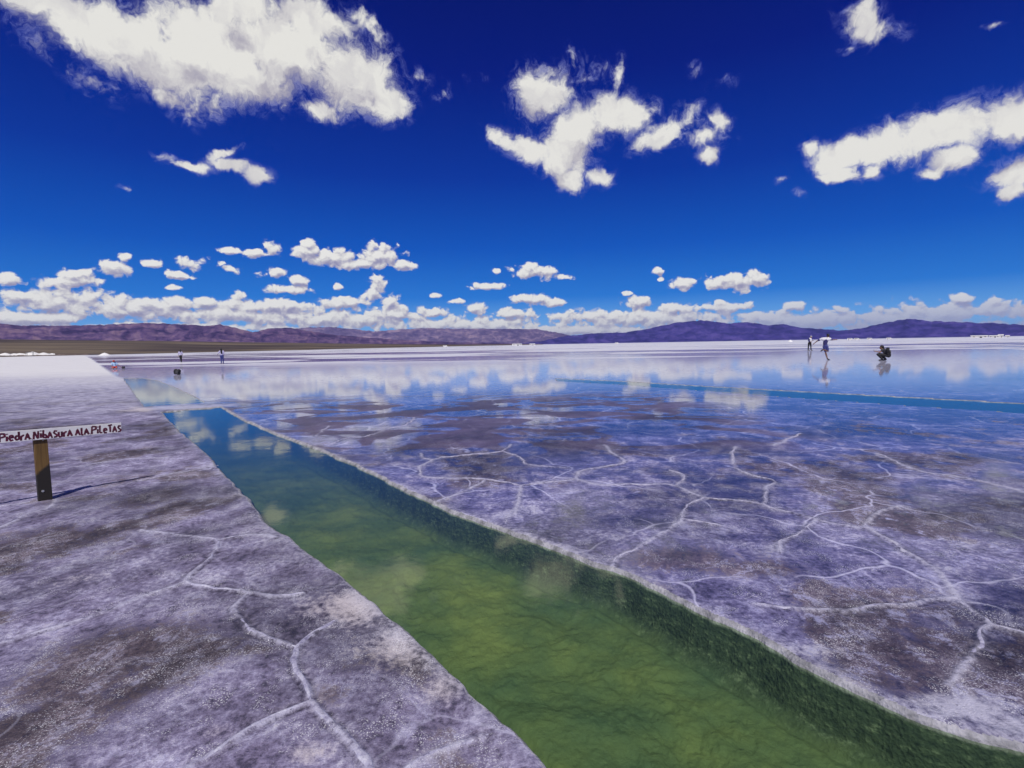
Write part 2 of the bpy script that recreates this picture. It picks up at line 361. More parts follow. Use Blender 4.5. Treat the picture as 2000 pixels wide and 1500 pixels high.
# ridges of raised salt between the plates (photo pixels)
RIDGES = [[(0, 1257), (65, 1237), (135, 1215), (200, 1195), (260, 1170), (320, 1150), (365, 1135)], [(365, 1135), (425, 1150), (485, 1158)],
  [(365, 1132), (390, 1105), (415, 1082), (422, 1057), (380, 1047), (320, 1040), (280, 1035)], [(485, 1158), (460, 1180), (450, 1195), (475, 1220), (505, 1242), (560, 1254), (580, 1262)],
  [(650, 1215), (610, 1237), (582, 1260), (580, 1300), (595, 1335), (607, 1368)], [(607, 1368), (630, 1395), (665, 1430), (700, 1470), (730, 1510), (760, 1560)],
  [(604, 1370), (550, 1395), (490, 1425), (430, 1465), (380, 1495), (300, 1560)], [(760, 1530), (800, 1497), (850, 1470), (915, 1450), (960, 1432)],
  [(0, 1032), (55, 1005), (95, 992), (108, 974)], [(250, 944), (325, 929), (422, 910)], [(-60, 992), (0, 988), (60, 980)], [(145, 912), (190, 905), (255, 897), (330, 893)],
  [(485, 1158), (545, 1166), (590, 1160)], [(422, 1057), (500, 1045), (540, 1050)],
  [(826, 885), (829, 895), (844, 899)], [(844, 899), (870, 893), (935, 887), (978, 881), (1000, 868)], [(844, 899), (818, 915), (838, 932), (950, 937), (1020, 948)], [(978, 881), (1016, 893), (1026, 905), (1065, 911), (1105, 914)],
  [(1020, 948), (1060, 943), (1098, 939), (1124, 935)], [(1124, 935), (1133, 920), (1175, 912), (1213, 906), (1216, 897), (1190, 882), (1182, 868)], [(950, 937), (915, 955), (855, 980)],
  [(1020, 948), (1010, 985), (985, 1024)], [(1124, 935), (1165, 947), (1230, 947), (1290, 946), (1320, 950), (1375, 972)], [(1320, 950), (1333, 938), (1328, 925), (1308, 918)],
  [(1375, 972), (1342, 990), (1334, 1013)], [(1334, 1013), (1300, 1035), (1250, 1065), (1205, 1090), (1195, 1108)], [(1334, 1015), (1360, 1020), (1400, 1024)],
  [(1375, 972), (1440, 978), (1490, 986), (1595, 1014), (1695, 1030)], [(1488, 985), (1500, 952), (1510, 938), (1445, 920), (1430, 892), (1436, 872)], [(1695, 1030), (1690, 1018), (1720, 1000), (1757, 987)],
  [(1695, 1030), (1750, 1062), (1820, 1105), (1870, 1167)], [(1870, 1167), (1932, 1215)], [(1932, 1215), (1995, 1232), (2080, 1262)], [(1870, 1167), (1800, 1172), (1740, 1180), (1690, 1184), (1620, 1190), (1550, 1187), (1480, 1183)],
  [(1932, 1215), (1905, 1270), (1882, 1308), (1850, 1335)], [(1595, 1015), (1562, 1042), (1526, 1055), (1522, 1080)], [(1565, 847), (1512, 871)], [(1710, 885), (1785, 917), (1865, 930), (1960, 950), (2080, 985)],
  [(613, 853), (643, 832)], [(641, 870), (680, 855), (718, 851), (760, 837), (792, 830), (810, 815)], [(1690, 1184), (1640, 1192)]]
def chain(pts, step=0.04, wig=0.012):
    P = [np.array(gnd(x, y)[:2]) for x, y in pts]
    # Catmull-Rom through the picked points, then wander a little
    Q = [2 * P[0] - P[1]] + P + [2 * P[-1] - P[-2]]; out = []
    for i in range(1, len(Q) - 2):
        L = np.linalg.norm(Q[i + 1] - Q[i]); n = max(2, int(L / step))
        for k in range(n):
            t = k / n
            a, b, c, d = Q[i - 1], Q[i], Q[i + 1], Q[i + 2]
            out.append(.5 * ((2 * b) + (c - a) * t + (2 * a - 5 * b + 4 * c - d) * t * t + (3 * b - a - 3 * c + d) * t ** 3))
    out.append(P[-1]); out = np.array(out)
    nx = fbm(out[:, 0] * 6, out[:, 1] * 6, 3) - .5; ny = fbm(out[:, 0] * 6 + 40, out[:, 1] * 6 + 11, 3) - .5
    out[:, 0] += nx * wig * 5; out[:, 1] += ny * wig * 5
    return out
CHAINS = [chain(r, wig=0.006 + 0.003 * np.linalg.norm(np.array(gnd(*r[0])[:2])) ** .7) for r in RIDGES]

# ------------------------------------------------------------------ salt flat: one sheet out to the horizon, finer near the camera
rs = [0.01, 0.55]
while rs[-1] < 41000:
    r_ = rs[-1]
    rs.append(r_ * (1 + (0.0040 if r_ < 4.5 else 0.0058 if r_ < 8 else 0.011 if r_ < 60 else 0.06)))
rs = np.array(rs)
th = np.concatenate([np.arange(-180, -60, 3.0), np.arange(-60, 60, 0.125), np.arange(60, 180, 3.0)])
NR, NT_ = len(rs), len(th)
RR, TT = np.meshgrid(rs, np.radians(th), indexing='ij')
X = RR * np.sin(TT); Y = RR * np.cos(TT)
Xf, Yf = X.ravel(), Y.ravel()
near = np.hypot(Xf, Yf) < 70
xn, yn = Xf[near], Yf[near]
sdv = np.full(Xf.shape, -9.0)
wob = (fbm(xn * 3.5, yn * 3.5, 4) - .5) * 0.075 + (fbm(xn * 16, yn * 16, 3) - .5) * 0.010
best = np.full(xn.shape, -9.0); main = np.zeros(Xf.shape); mb = None
for pl in POOLS:
    d = seg_dist(xn, yn, pl, True); ins = inside(xn, yn, pl)
    sd1 = np.where(ins, d, -d); best = np.maximum(best, sd1)
    if mb is None: mb = sd1
main[near] = np.exp(-np.clip(best - mb, 0, 9) / .12); wob *= .35 + .65 * main[near]; sdv[near] = best + wob
rd = np.full(Xf.shape, 9.0)
vn = np.hypot(Xf, Yf) < 16
xv, yv = Xf[vn], Yf[vn]; dd = np.full(xv.shape, 9.0)
for c in CHAINS:
    lo, hi = c.min(0) - .35, c.max(0) + .35
    k = (xv > lo[0]) & (xv < hi[0]) & (yv > lo[1]) & (yv < hi[1])
    dd[k] = np.minimum(dd[k], seg_dist(xv[k], yv[k], c[::2] if len(c) > 6 else c))
rd[vn] = dd
lm = inside(Xf, Yf, LEFTPOLY); ld = seg_dist(Xf, Yf, LEFTPOLY, True)
lsd = np.where(lm, ld, -ld)
leftm = sstep(lsd + 0.0 * lsd, -0.15, 0.15)
def gauss(spots):
    s = np.zeros(Xf.shape)
    for px, py, rx, ry, a in spots:
        g = gnd(px, py); gx = gnd(px + rx, py); gy0, gy1 = gnd(px, py + ry), gnd(px, py - ry)
        sx = abs(gx.x - g.x); sy = abs(gy1.y - gy0.y) / 2
        s = np.maximum(s, a * np.exp(-(((Xf - g.x) / sx) ** 2 + ((Yf - g.y) / sy) ** 2)))
    return s
stain = gauss([(260, 1270, 170, 70, 1), (150, 1330, 150, 60, .9), (60, 1440, 150, 60, .7), (300, 970, 60, 25, .9), (80, 1050, 150, 25, .7), (640, 1360, 45, 30, .6), (500, 1270, 60, 15, .7),
               (1330, 1090, 120, 28, 1), (1480, 1110, 120, 22, .8), (1700, 1160, 140, 18, .8), (1500, 1290, 140, 35, .5), (1960, 1290, 70, 30, .9), (1290, 1150, 60, 15, .5), (640, 1130, 50, 20, .2)])
pale = gauss([(720, 1180, 110, 40, .9), (800, 1260, 90, 50, .8), (880, 1340, 60, 50, .7), (620, 1190, 60, 30, .5), (1880, 1380, 130, 40, .9), (1560, 1270, 110, 20, .5), (1980, 1420, 90, 40, .8), (600, 1470, 60, 30, .6),
              (350, 796, 100, 5, 1.0), (420, 792, 60, 4, .8), (290, 799, 40, 5, 1), (1900, 1070, 90, 22, .5), (1020, 1000, 70, 22, .45), (1080, 1050, 60, 15, .4), (150, 1130, 60, 18, .4), (420, 1430, 60, 25, .5)])  # pale crust; the far right mid-flat spot paints in a cloud's reflection
rimw = np.full(Xf.shape, .07); rimw[near] = .02 + .16 * fbm(xn * 1.9, yn * 1.9, 4) ** 1.6
rim = np.exp(-np.clip(-sdv, 0, 9) / rimw) * (sdv < 0.2) * main
rim_w = np.clip(rim, 0, 1)
rdw = 0.012 + 0.0016 * np.hypot(Xf, Yf)
ridge_h = np.exp(-(rd / rdw) ** 2)
# height: fine crust relief near, a dip along the ridges, the dug channels
near2 = np.hypot(Xf, Yf) < 30
Z = np.zeros(Xf.shape)
xs, ys = Xf[near2], Yf[near2]
Z[near2] = (fbm(xs * 1.3, ys * 1.3, 4) - .5) * 0.020 + (fbm(xs * 9, ys * 9, 4) - .5) * 0.010
fade = sstep(np.hypot(Xf, Yf), 28, 10); Z *= np.where(np.hypot(Xf, Yf) < 10, 1, 1 - sstep(np.hypot(Xf, Yf), 10, 28))
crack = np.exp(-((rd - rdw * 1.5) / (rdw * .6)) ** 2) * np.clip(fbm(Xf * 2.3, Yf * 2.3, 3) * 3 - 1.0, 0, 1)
Z *= np.clip(leftm + 1 - sstep(np.hypot(Xf, Yf), 4.5, 9), 0, 1)
Z -= 0.006 * crack
Z += 0.006 * ridge_h
damp = 1 - sstep(sdv, -0.12, 0.0); Z = Z * np.clip(damp, 0.15, 1)
Z += 0.010 * np.exp(-((sdv + 0.06) / 0.05) ** 2) * main
DEPTH = 0.205
side = leftm                                            # the far (right) wall is cut steep, the near one slopes a little
wallw = 0.085
prof = sstep(sdv, -0.022, 0.018) * 0.040 + sstep(sdv, 0.0, wallw) * (DEPTH - 0.040)
bedn = np.zeros(Xf.shape); kk = near & (sdv > -0.05)
bx, by = Xf[kk], Yf[kk]
flk = fbm(bx * 5 + 3 * fbm(bx * 2, by * 2, 2), by * 5, 5)
ter = np.floor(flk * 11) / 11 * .6 + flk * .4           # crust flakes: little terraces on the bed
bedn[kk] = (ter - .5) * 0.060 * sstep(sdv[kk], 0.10, 0.30) + (fbm(bx * 22, by * 22, 4) - .5) * 0.018 * sstep(sdv[kk], 0.10, 0.15)
wl = sstep(sdv, .005, .03) * (1 - sstep(sdv, .10, .14))
lz = prof + (fbm(Xf * 2.1, Yf * 2.1, 3) - .5) * .05
Z = Z + wl * ((.006 * np.sin(lz * 2 * np.pi / .047) + .003 * np.sin(lz * 2 * np.pi / .021)) * np.clip(fbm(Xf * 4.3, Yf * 4.3, 3) * 3 - 1, 0, 1))
Z = Z - prof + bedn - .03 * np.exp(-((sdv - .15) / .035) ** 2)
co = np.stack([Xf, Yf, Z], 1)
idx = np.arange(NR * NT_).reshape(NR, NT_)
nx_ = np.roll(np.arange(NT_), -1)
A = idx[:-1, :]; B = idx[:-1][:, nx_]; D = idx[1:][:, nx_]; E = idx[1:, :]
faces = np.stack([A.ravel(), E.ravel(), D.ravel(), B.ravel()], 1)
inner = np.stack([np.full(NT_, NR * NT_), idx[0], idx[0][nx_], ], 1)
fsd = sdv[faces].max(1)
bed_f = faces[fsd > -0.022]; flat_f = faces[fsd <= -0.022]
def sub(name, ff, m, attrs):
    u, inv = np.unique(ff.ravel(), return_inverse=True)
    o = from_np(name, co[u], inv.reshape(ff.shape), m)
    for k, v in attrs.items(): set_attr(o, k, v[u])
    return o

# --- material of the crust
m_salt, n, bs = mat('salt_crust')
pos = n.add('ShaderNodeNewGeometry').outputs['Position']
sp = n.add('ShaderNodeSeparateXYZ'); n.l.new(pos, sp.inputs[0]); px_, py_ = sp.outputs[0], sp.outputs[1]
aL_, aR_, aS_, aP_, aD_ = n.attr('left'), n.attr('rim'), n.attr('stain'), n.attr('pale'), n.attr('ridge')
pw = n.v('ADD', pos, n.scale(n.v('SUBTRACT', n.noise(pos, 1.3, 3, .5, col=True), (.5, .5, .5)), 0.22))
nb = n.noise(pw, 0.75, 4, .55)
nm = n.noise(pw, 3.2, 7, .68)
nf = n.noise(pos, 26, 4, .7)
ng = n.noise(pos, 130, 2, .6)
nw = n.noise(pw, 6.5, 7, .74, dist=0.15)
mixn = n.m('ADD', n.m('MULTIPLY', nm, .55), n.m('MULTIPLY', nf, .45))
lc = n.ramp(mixn, [(.36, (.060, .052, .082)), (.44, (.145, .124, .192)), (.52, (.222, .198, .300)), (.59, (.34, .315, .43)), (.68, (.56, .55, .65))])
st = n.mapr(n.m('ADD', n.m('MAXIMUM', aS_, n.mapr(nb, .48, .66, 0, .9)), n.m('MULTIPLY', n.m('SUBTRACT', mixn, .5), 2.4)), .30, .72)
lc = n.mix(n.m('MULTIPLY', st, .95), lc, n.ramp(mixn, [(.36, (.035, .026, .032)), (.5, (.095, .072, .082)), (.66, (.22, .18, .215))]))
rc = n.ramp(mixn, [(.36, (.038, .034, .068)), (.44, (.095, .086, .165)), (.52, (.155, .143, .265)), (.59, (.26, .245, .38)), (.68, (.50, .49, .62))])
rc = n.mix(n.m('MULTIPLY', st, .8), rc, n.ramp(mixn, [(.36, (.026, .018, .022)), (.52, (.085, .060, .070)), (.68, (.20, .160, .19))]))
rw = n.m('ABSOLUTE', n.m('SUBTRACT', n.noise(pw, 4.2, 6, .62, dist=.25), .5))
veins = n.m('MULTIPLY', n.mapr(rw, .0, .028, 1, 0), n.mapr(nm, .44, .58))
wisp = n.m('MAXIMUM', n.m('MULTIPLY', n.mapr(nw, .54, .68), n.mapr(nb, .36, .6)), n.m('MULTIPLY', veins, .7))
rc = n.mix(n.m('MULTIPLY', wisp, .70), rc, (.44, .44, .66))
lc = n.mix(n.m('MULTIPLY', wisp, .55), lc, (.50, .49, .66))
fe = n.voro(n.v('ADD', n.v('MULTIPLY', pos, (.55, 1, 1)), n.scale(n.noise(pos, 2.2, 4, .6, col=True), .9)), .9, 'DISTANCE_TO_EDGE')
fis = n.m('MULTIPLY', n.mapr(fe, .0, n.mapr(py_, 3, 20, .010, .045), 1, 0), n.m('MULTIPLY', n.mapr(n.noise(pos, .8, 4, .6), .50, .60), n.mapr(py_, 4, 6)))
lc = n.mix(n.m('MULTIPLY', fis, .8), lc, (.045, .038, .08))
pe = n.voro(n.v('ADD', pos, n.scale(n.noise(pos, 1.6, 2.5, .5, col=True), .5)), .82, 'DISTANCE_TO_EDGE')
net = n.m('MULTIPLY', n.mapr(pe, .0, n.mapr(py_, 2, 16, .012, .055), 1, 0), n.mapr(n.noise(pos, 1.1, 4, .6), .38, .54))
rc = n.mix(n.m('MULTIPLY', net, .72), rc, (.54, .53, .69))
lc = n.mix(n.m('MULTIPLY', net, .30), lc, (.54, .53, .66))
# far crust: clean white salt on the left, pale lavender brine bed on the right
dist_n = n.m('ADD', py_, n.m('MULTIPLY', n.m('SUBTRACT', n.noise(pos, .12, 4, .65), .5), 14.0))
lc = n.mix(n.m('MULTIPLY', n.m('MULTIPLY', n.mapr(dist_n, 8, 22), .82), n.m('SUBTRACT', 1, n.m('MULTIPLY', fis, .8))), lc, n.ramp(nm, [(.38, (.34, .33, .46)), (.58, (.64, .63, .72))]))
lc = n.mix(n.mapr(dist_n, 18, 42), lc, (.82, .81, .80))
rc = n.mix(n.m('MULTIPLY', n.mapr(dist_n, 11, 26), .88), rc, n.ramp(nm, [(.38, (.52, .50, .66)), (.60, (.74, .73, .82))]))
isl = n.noise(n.v('MULTIPLY', pos, (.62, 1.0, 1)), 1.05, 6, .55, dist=.6)
zone = n.m('MULTIPLY', n.m('MULTIPLY', n.mapr(py_, 6.0, 8.0), n.mapr(py_, 12.5, 17, 1, 0)), n.m('MULTIPLY', n.m('SUBTRACT', 1, aL_), n.mapr(px_, 3.0, 5.5, 1, 0)))
islm = n.m('MULTIPLY', zone, n.mapr(n.m('ADD', isl, n.m('MULTIPLY', n.m('SUBTRACT', nf, .5), .10)), .475, .525))
rc = n.mix(n.m('MULTIPLY', islm, n.mapr(nf, .3, .7, 1, .7)), rc, (.085, .058, .085))
# far stripes: dry white salt between sheets of brine
stn = n.noise(n.v('MULTIPLY', pos, (.018, .055, 1)), 1.0, 7, .62)
far = n.mapr(py_, 34, 60)
dryf = n.m('MULTIPLY', far, n.mapr(n.m('ADD', n.m('ADD', stn, n.mapr(py_, 60, 260, -0.03, .14)), n.mapr(px_, -12, 20, 0, .055)), .50, .56))
rc = n.mix(n.m('MULTIPLY', far, n.mapr(px_, -10, 8, .85, .0)), rc, (.16, .12, .34))
rc = n.mix(dryf, rc, (.78, .77, .80))
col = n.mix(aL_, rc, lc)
mac = n.noise(n.v('ADD', pos, (13, 7, 0)), .55, 4, .6)
col = n.scale(col, n.mapr(mac, .34, .64, n.mapr(py_, 8, 18, .54, .95), n.mapr(py_, 8, 18, 1.36, 1.0)))
# pale patches, one a painted cloud reflection; worn salt rims and plate margins
col = n.mix(n.m('MULTIPLY', n.mapr(n.m('ADD', aP_, n.m('MULTIPLY', n.m('SUBTRACT', mixn, .5), 2.0)), .25, .85), .8), col, n.mix(aL_, (.56, .55, .66), (.62, .56, .57)))
col = n.mix(n.m('MULTIPLY', aR_, n.m('MULTIPLY', n.mapr(mixn, .38, .60, .15, .95), n.mapr(nb, .32, .6, .45, 1))), col, (.58, .565, .64))
col = n.mix(n.m('MULTIPLY', aD_, n.mapr(mixn, .36, .60, .10, .9)), col, (.54, .53, .65))
col = n.mix(n.m('MULTIPLY', n.attr('crack'), n.mapr(nf, .35, .6, .9, .3)), col, (.035, .03, .055))  # crack dirt, darkened also to stand in for shadow in the dips
grain = n.m('MULTIPLY', n.mapr(ng, .60, .70), n.m('MULTIPLY', n.mapr(nm, .42, .60, .05, 1.0), n.mapr(nb, .40, .58, .1, 1)))
col = n.mix(n.m('MULTIPLY', grain, n.mapr(py_, 5, 12, .75, .0)), col, (.75, .75, .82))
cry = n.voro(n.v('ADD', pos, n.scale(n.noise(pos, 30, 2, .5, col=True), .03)), 95, 'F1')
col = n.mix(n.m('MULTIPLY', n.m('MULTIPLY', n.mapr(cry, .10, .30, 1, 0), n.mapr(n.noise(pos, 5, 5, .65), .50, .66)), n.mapr(py_, 4, 9, .75, 0)), col, (.82, .82, .86))
pit = n.mapr(n.noise(pos, 48, 3, .6), .66, .74)
col = n.mix(n.m('MULTIPLY', pit, n.mapr(py_, 4, 9, .55, 0)), col, (.05, .045, .08))
hs = n.add('ShaderNodeHueSaturation'); hs.inputs['Saturation'].default_value = 1.06; n.l.new(col, hs.inputs['Color']); col = hs.outputs[0]
n.put(bs.inputs['Base Color'], col)
n.put(bs.inputs['Roughness'], n.mapr(nf, .3, .7, .45, .75)); n.put(bs.inputs['IOR'], 1.45)
# brine film: thin, patchy near the channel, unbroken farther out
filmn = n.m('ADD', n.m('MULTIPLY', nm, .6), n.m('MULTIPLY', nb, .4))
lvl = n.mapr(py_, 2.5, 16, .47, .80)
film = n.mapr(n.m('SUBTRACT', lvl, filmn), -.02, .05)
wet = n.m('MULTIPLY', n.m('MULTIPLY', n.m('SUBTRACT', 1, aL_), film), n.m('SUBTRACT', 1, n.m('MAXIMUM', islm, dryf)))
wet = n.m('MULTIPLY', wet, n.m('SUBTRACT', 1, n.m('MAXIMUM', n.m('MAXIMUM', aD_, n.m('MULTIPLY', aP_, .9)), n.m('MULTIPLY', aR_, .8)), clamp=True))
n.put(bs.inputs['Coat Weight'], n.m('MAXIMUM', n.m('MULTIPLY', wet, n.mapr(py_, 16, 40, 1.0, .80)), n.m('MULTIPLY', n.m('SUBTRACT', 1, aL_), .25)))
n.put(bs.inputs['Coat Roughness'], n.m('SUBTRACT', .16, n.m('MULTIPLY', wet, n.mapr(py_, 3, 14, .06, .105))))
bs.inputs['Coat IOR'].default_value = 1.36
hb = n.m('ADD', n.m('MULTIPLY', nf, .6), n.m('ADD', n.m('MULTIPLY', ng, .25), n.m('MULTIPLY', nw, .8)))
b = n.add('ShaderNodeBump'); b.inputs['Distance'].default_value = 0.012
n.put(b.inputs['Strength'], n.mapr(py_, 3, 30, .85, .25)); n.l.new(hb, b.inputs['Height']); n.l.new(b.outputs[0], bs.inputs['Normal'])
rip = n.noise(n.v('MULTIPLY', pos, (1, 1, 1)), 3.0, 3, .5)
b2 = n.add('ShaderNodeBump'); b2.inputs['Distance'].default_value = 0.004; n.put(b2.inputs['Strength'], n.mapr(py_, 3, 12, .14, .012))
upv = n.add('ShaderNodeCombineXYZ'); upv.inputs[2].default_value = 1.0; n.l.new(upv.outputs[0], b2.inputs['Normal'])
n.l.new(rip, b2.inputs['Height']); n.l.new(b2.outputs[0], bs.inputs['Coat Normal'])

# --- material of the channel bed
m_bed, n, bs = mat('channel_bed_crust')
pos = n.add('ShaderNodeNewGeometry').outputs['Position']
sp = n.add('ShaderNodeSeparateXYZ'); n.l.new(pos, sp.inputs[0])
n1 = n.noise(pos, 1.5, 4, .55); n2 = n.noise(pos, 9, 7, .65, dim='3D'); n3 = n.noise(pos, 40, 3, .7, dim='3D')
gc = n.ramp(n1, [(.30, (.120, .170, .112)), (.50, (.185, .225, .115)), (.70, (.300, .320, .135))])
gc = n.mix(n.m('MULTIPLY', n.mapr(n2, .57, .68), .35), gc, (.060, .090, .055))
gc = n.mix(n.m('MULTIPLY', n.mapr(n3, .6, .75), .25), gc, (.34, .42, .22))
w_ = n.mapr(n.m('ADD', n.attr('sd'), n.m('MULTIPLY', n.m('SUBTRACT', n2, .5), .16)), .04, .22, 1, 0)
wn2 = n.m('ADD', n.m('MULTIPLY', n.noise(n.v('MULTIPLY', pos, (1, 1, 3.2)), 13, 5, .65, dim='3D'), .6), n.m('MULTIPLY', n3, .4))
wc = n.ramp(wn2, [(.36, (.048, .066, .050)), (.54, (.095, .120, .086)), (.68, (.26, .29, .22))])
gc = n.mix(w_, gc, wc)
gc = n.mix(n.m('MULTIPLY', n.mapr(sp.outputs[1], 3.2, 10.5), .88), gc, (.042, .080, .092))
tz = n.mapr(n.m('ADD', sp.outputs[2], n.m('MULTIPLY', n.m('SUBTRACT', n2, .5), .03)), -.034, -.020)
gc = n.mix(n.m('MULTIPLY', tz, n.mapr(n.attr('main'), .2, .8, .9, 1)), gc, n.ramp(n2, [(.38, (.20, .20, .22)), (.6, (.46, .45, .50))]))
n.put(bs.inputs['Base Color'], gc); n.put(bs.inputs['Roughness'], .8); n.put(bs.inputs['Specular IOR Level'], .2)
b = n.add('ShaderNodeBump'); b.inputs['Strength'].default_value = .8; b.inputs['Distance'].default_value = .02
sc_v = n.add('ShaderNodeTexVoronoi', feature='F1', voronoi_dimensions='3D'); n.l.new(pos, sc_v.inputs['Vector']); sc_v.inputs['Scale'].default_value = 62
n.l.new(n.m('ADD', n.m('ADD', n2, n.m('MULTIPLY', n3, .4)), n.m('MULTIPLY', sc_v.outputs[0], n.m('MULTIPLY', w_, .30))), b.inputs['Height']); n.l.new(b.outputs[0], bs.inputs['Normal'])

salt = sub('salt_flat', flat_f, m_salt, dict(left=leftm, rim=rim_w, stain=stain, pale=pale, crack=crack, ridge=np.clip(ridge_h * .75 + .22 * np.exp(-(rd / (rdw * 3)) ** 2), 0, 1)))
tag(salt, 'cracked purple grey salt flat reaching to the horizon', kind='structure')
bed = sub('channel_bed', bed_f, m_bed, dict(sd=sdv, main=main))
tag(bed, 'green flaky beds and walls of the channels dug in the salt', kind='structure')

# --- ridges as berms of salt, each its own piece
m_ridge, n, bs = mat('ridge_salt')
pos = n.add('ShaderNodeNewGeometry').outputs['Position']
a_ = n.noise(pos, 14, 7, .7); a2 = n.noise(pos, 70, 3, .6)
n.put(bs.inputs['Base Color'], n.ramp(n.m('ADD', n.m('MULTIPLY', a_, .7), n.m('MULTIPLY', a2, .3)), [(.34, (.16, .145, .25)), (.48, (.40, .385, .52)), (.66, (.62, .61, .71))]))
n.put(bs.inputs['Roughness'], .7)
b = n.add('ShaderNodeBump'); b.inputs['Strength'].default_value = .7; b.inputs['Distance'].default_value = .008
n.l.new(n.m('ADD', a_, n.m('MULTIPLY', a2, .5)), b.inputs['Height']); n.l.new(b.outputs[0], bs.inputs['Normal'])
def zat(P):                                            # height of the sheet (its smooth part) at a point
    x, y = P[:, 0], P[:, 1]; rr = np.hypot(x, y)
    z = (fbm(x * 1.3, y * 1.3, 4) - .5) * 0.020 + (fbm(x * 9, y * 9, 4) - .5) * 0.010
    return z * np.where(rr < 10, 1, 1 - sstep(rr, 10, 28))
THICK = {4: 1.25, 5: 1.5, 3: .8, 9: .45, 10: .45, 11: .4, 8: .6, 12: .5, 13: .4, 30: 1.4, 31: 1.3, 34: 1.0}
for i, c in enumerate(CHAINS):
    tg = np.gradient(c, axis=0); tg /= np.linalg.norm(tg, axis=1)[:, None] + 1e-9
    nr = np.stack([-tg[:, 1], tg[:, 0]], 1); L = len(c); t = np.linspace(0, 1, L)
    far_w = .008 + .0008 * np.hypot(c[:, 0], c[:, 1])
    w = far_w * THICK.get(i, .8) * (.55 + 1.0 * fbm(c[:, 0] * 7 + i, c[:, 1] * 7, 4)) * (.45 + .55 * np.minimum(1, np.minimum(t, 1 - t) * 8))
    z0 = zat(c); prof_ = [(-1, -.007), (-.72, -.0005), (-.4, .0012), (0, .0018), (.4, .0012), (.72, -.0005), (1, -.007)]
    V = []
    for s_, h_ in prof_:
        off = c + nr * (w * s_ * .95 * (.55 + .9 * fbm(c[:, 0] * 26 + 9 * np.sign(s_), c[:, 1] * 26 + i, 3)))[:, None]
        jit = (fbm(off[:, 0] * 34, off[:, 1] * 34, 3) - .5) * .007 + (fbm(off[:, 0] * 3.1, off[:, 1] * 3.1, 3) - .46) * .010
        V.append(np.stack([off[:, 0], off[:, 1], z0 + .004 + h_ * (.6 + .5 * w / .03) + jit], 1))
    V = np.stack(V, 1).reshape(-1, 3); K = len(prof_)
    q = np.arange(L * K).reshape(L, K)
    fs = np.stack([q[:-1, :-1].ravel(), q[:-1, 1:].ravel(), q[1:, 1:].ravel(), q[1:, :-1].ravel()], 1)
    from_np('salt_ridge', V, fs[:, ::-1], m_ridge, salt)

# --- brine in the channels
m_water, n, bs = mat('brine_water')
pos = n.add('ShaderNodeNewGeometry').outputs['Position']
wv = n.noise(n.v('MULTIPLY', pos, (1, 1, 1)), 2.2, 4, .5)
bmp = n.add('ShaderNodeBump'); bmp.inputs['Strength'].default_value = .06; bmp.inputs['Distance'].default_value = .02; n.l.new(wv, bmp.inputs['Height'])
fr = n.add('ShaderNodeFresnel'); fr.inputs[0].default_value = 1.37; n.l.new(bmp.outputs[0], fr.inputs[1])
gl = n.add('ShaderNodeBsdfGlossy'); gl.inputs['Roughness'].default_value = .05; gl.inputs['Color'].default_value = (1, 1, 1, 1); n.l.new(bmp.outputs[0], gl.inputs['Normal'])
tr = n.add('ShaderNodeBsdfTransparent'); tr.inputs[0].default_value = (.70, .82, .68, 1)
mx = n.add('ShaderNodeMixShader'); n.l.new(fr.outputs[0], mx.inputs[0]); n.l.new(tr.outputs[0], mx.inputs[1]); n.l.new(gl.outputs[0], mx.inputs[2])
n.l.new(mx.outputs[0], m_water.node_tree.nodes['Material Output'].inputs['Surface'])
def water(name, pl, label, wz=WATER_Z):
    P = np.array(pl); bm = bmesh.new(); L = len(P)
    area = 0.5 * np.sum(P[:, 0] * np.roll(P[:, 1], -1) - np.roll(P[:, 0], -1) * P[:, 1])
    if area < 0: P = P[::-1]
    vs = []
    for i in range(L):
        a, b_, c = P[i - 1], P[i], P[(i + 1) % L]
        e1 = (b_ - a) / (np.linalg.norm(b_ - a) + 1e-9); e2 = (c - b_) / (np.linalg.norm(c - b_) + 1e-9)
        nn = np.array([e1[1] + e2[1], -e1[0] - e2[0]]); nn /= np.linalg.norm(nn) + 1e-9
        q = b_ + nn * .10; vs.append(bm.verts.new((q[0], q[1], wz)))
    f = bm.faces.new(vs); bmesh.ops.triangulate(bm, faces=[f])
    return tag(from_bm(name, bm, m_water), label, kind='structure')
water('channel_water', CH1, 'clear green brine filling the wide channel through the salt')
water('channel_water', CH2, 'cloud reflecting brine beyond the narrow salt bridge', -.012)
water('channel_water', CH3, 'straight strip of blue brine across the right flat', -.010)

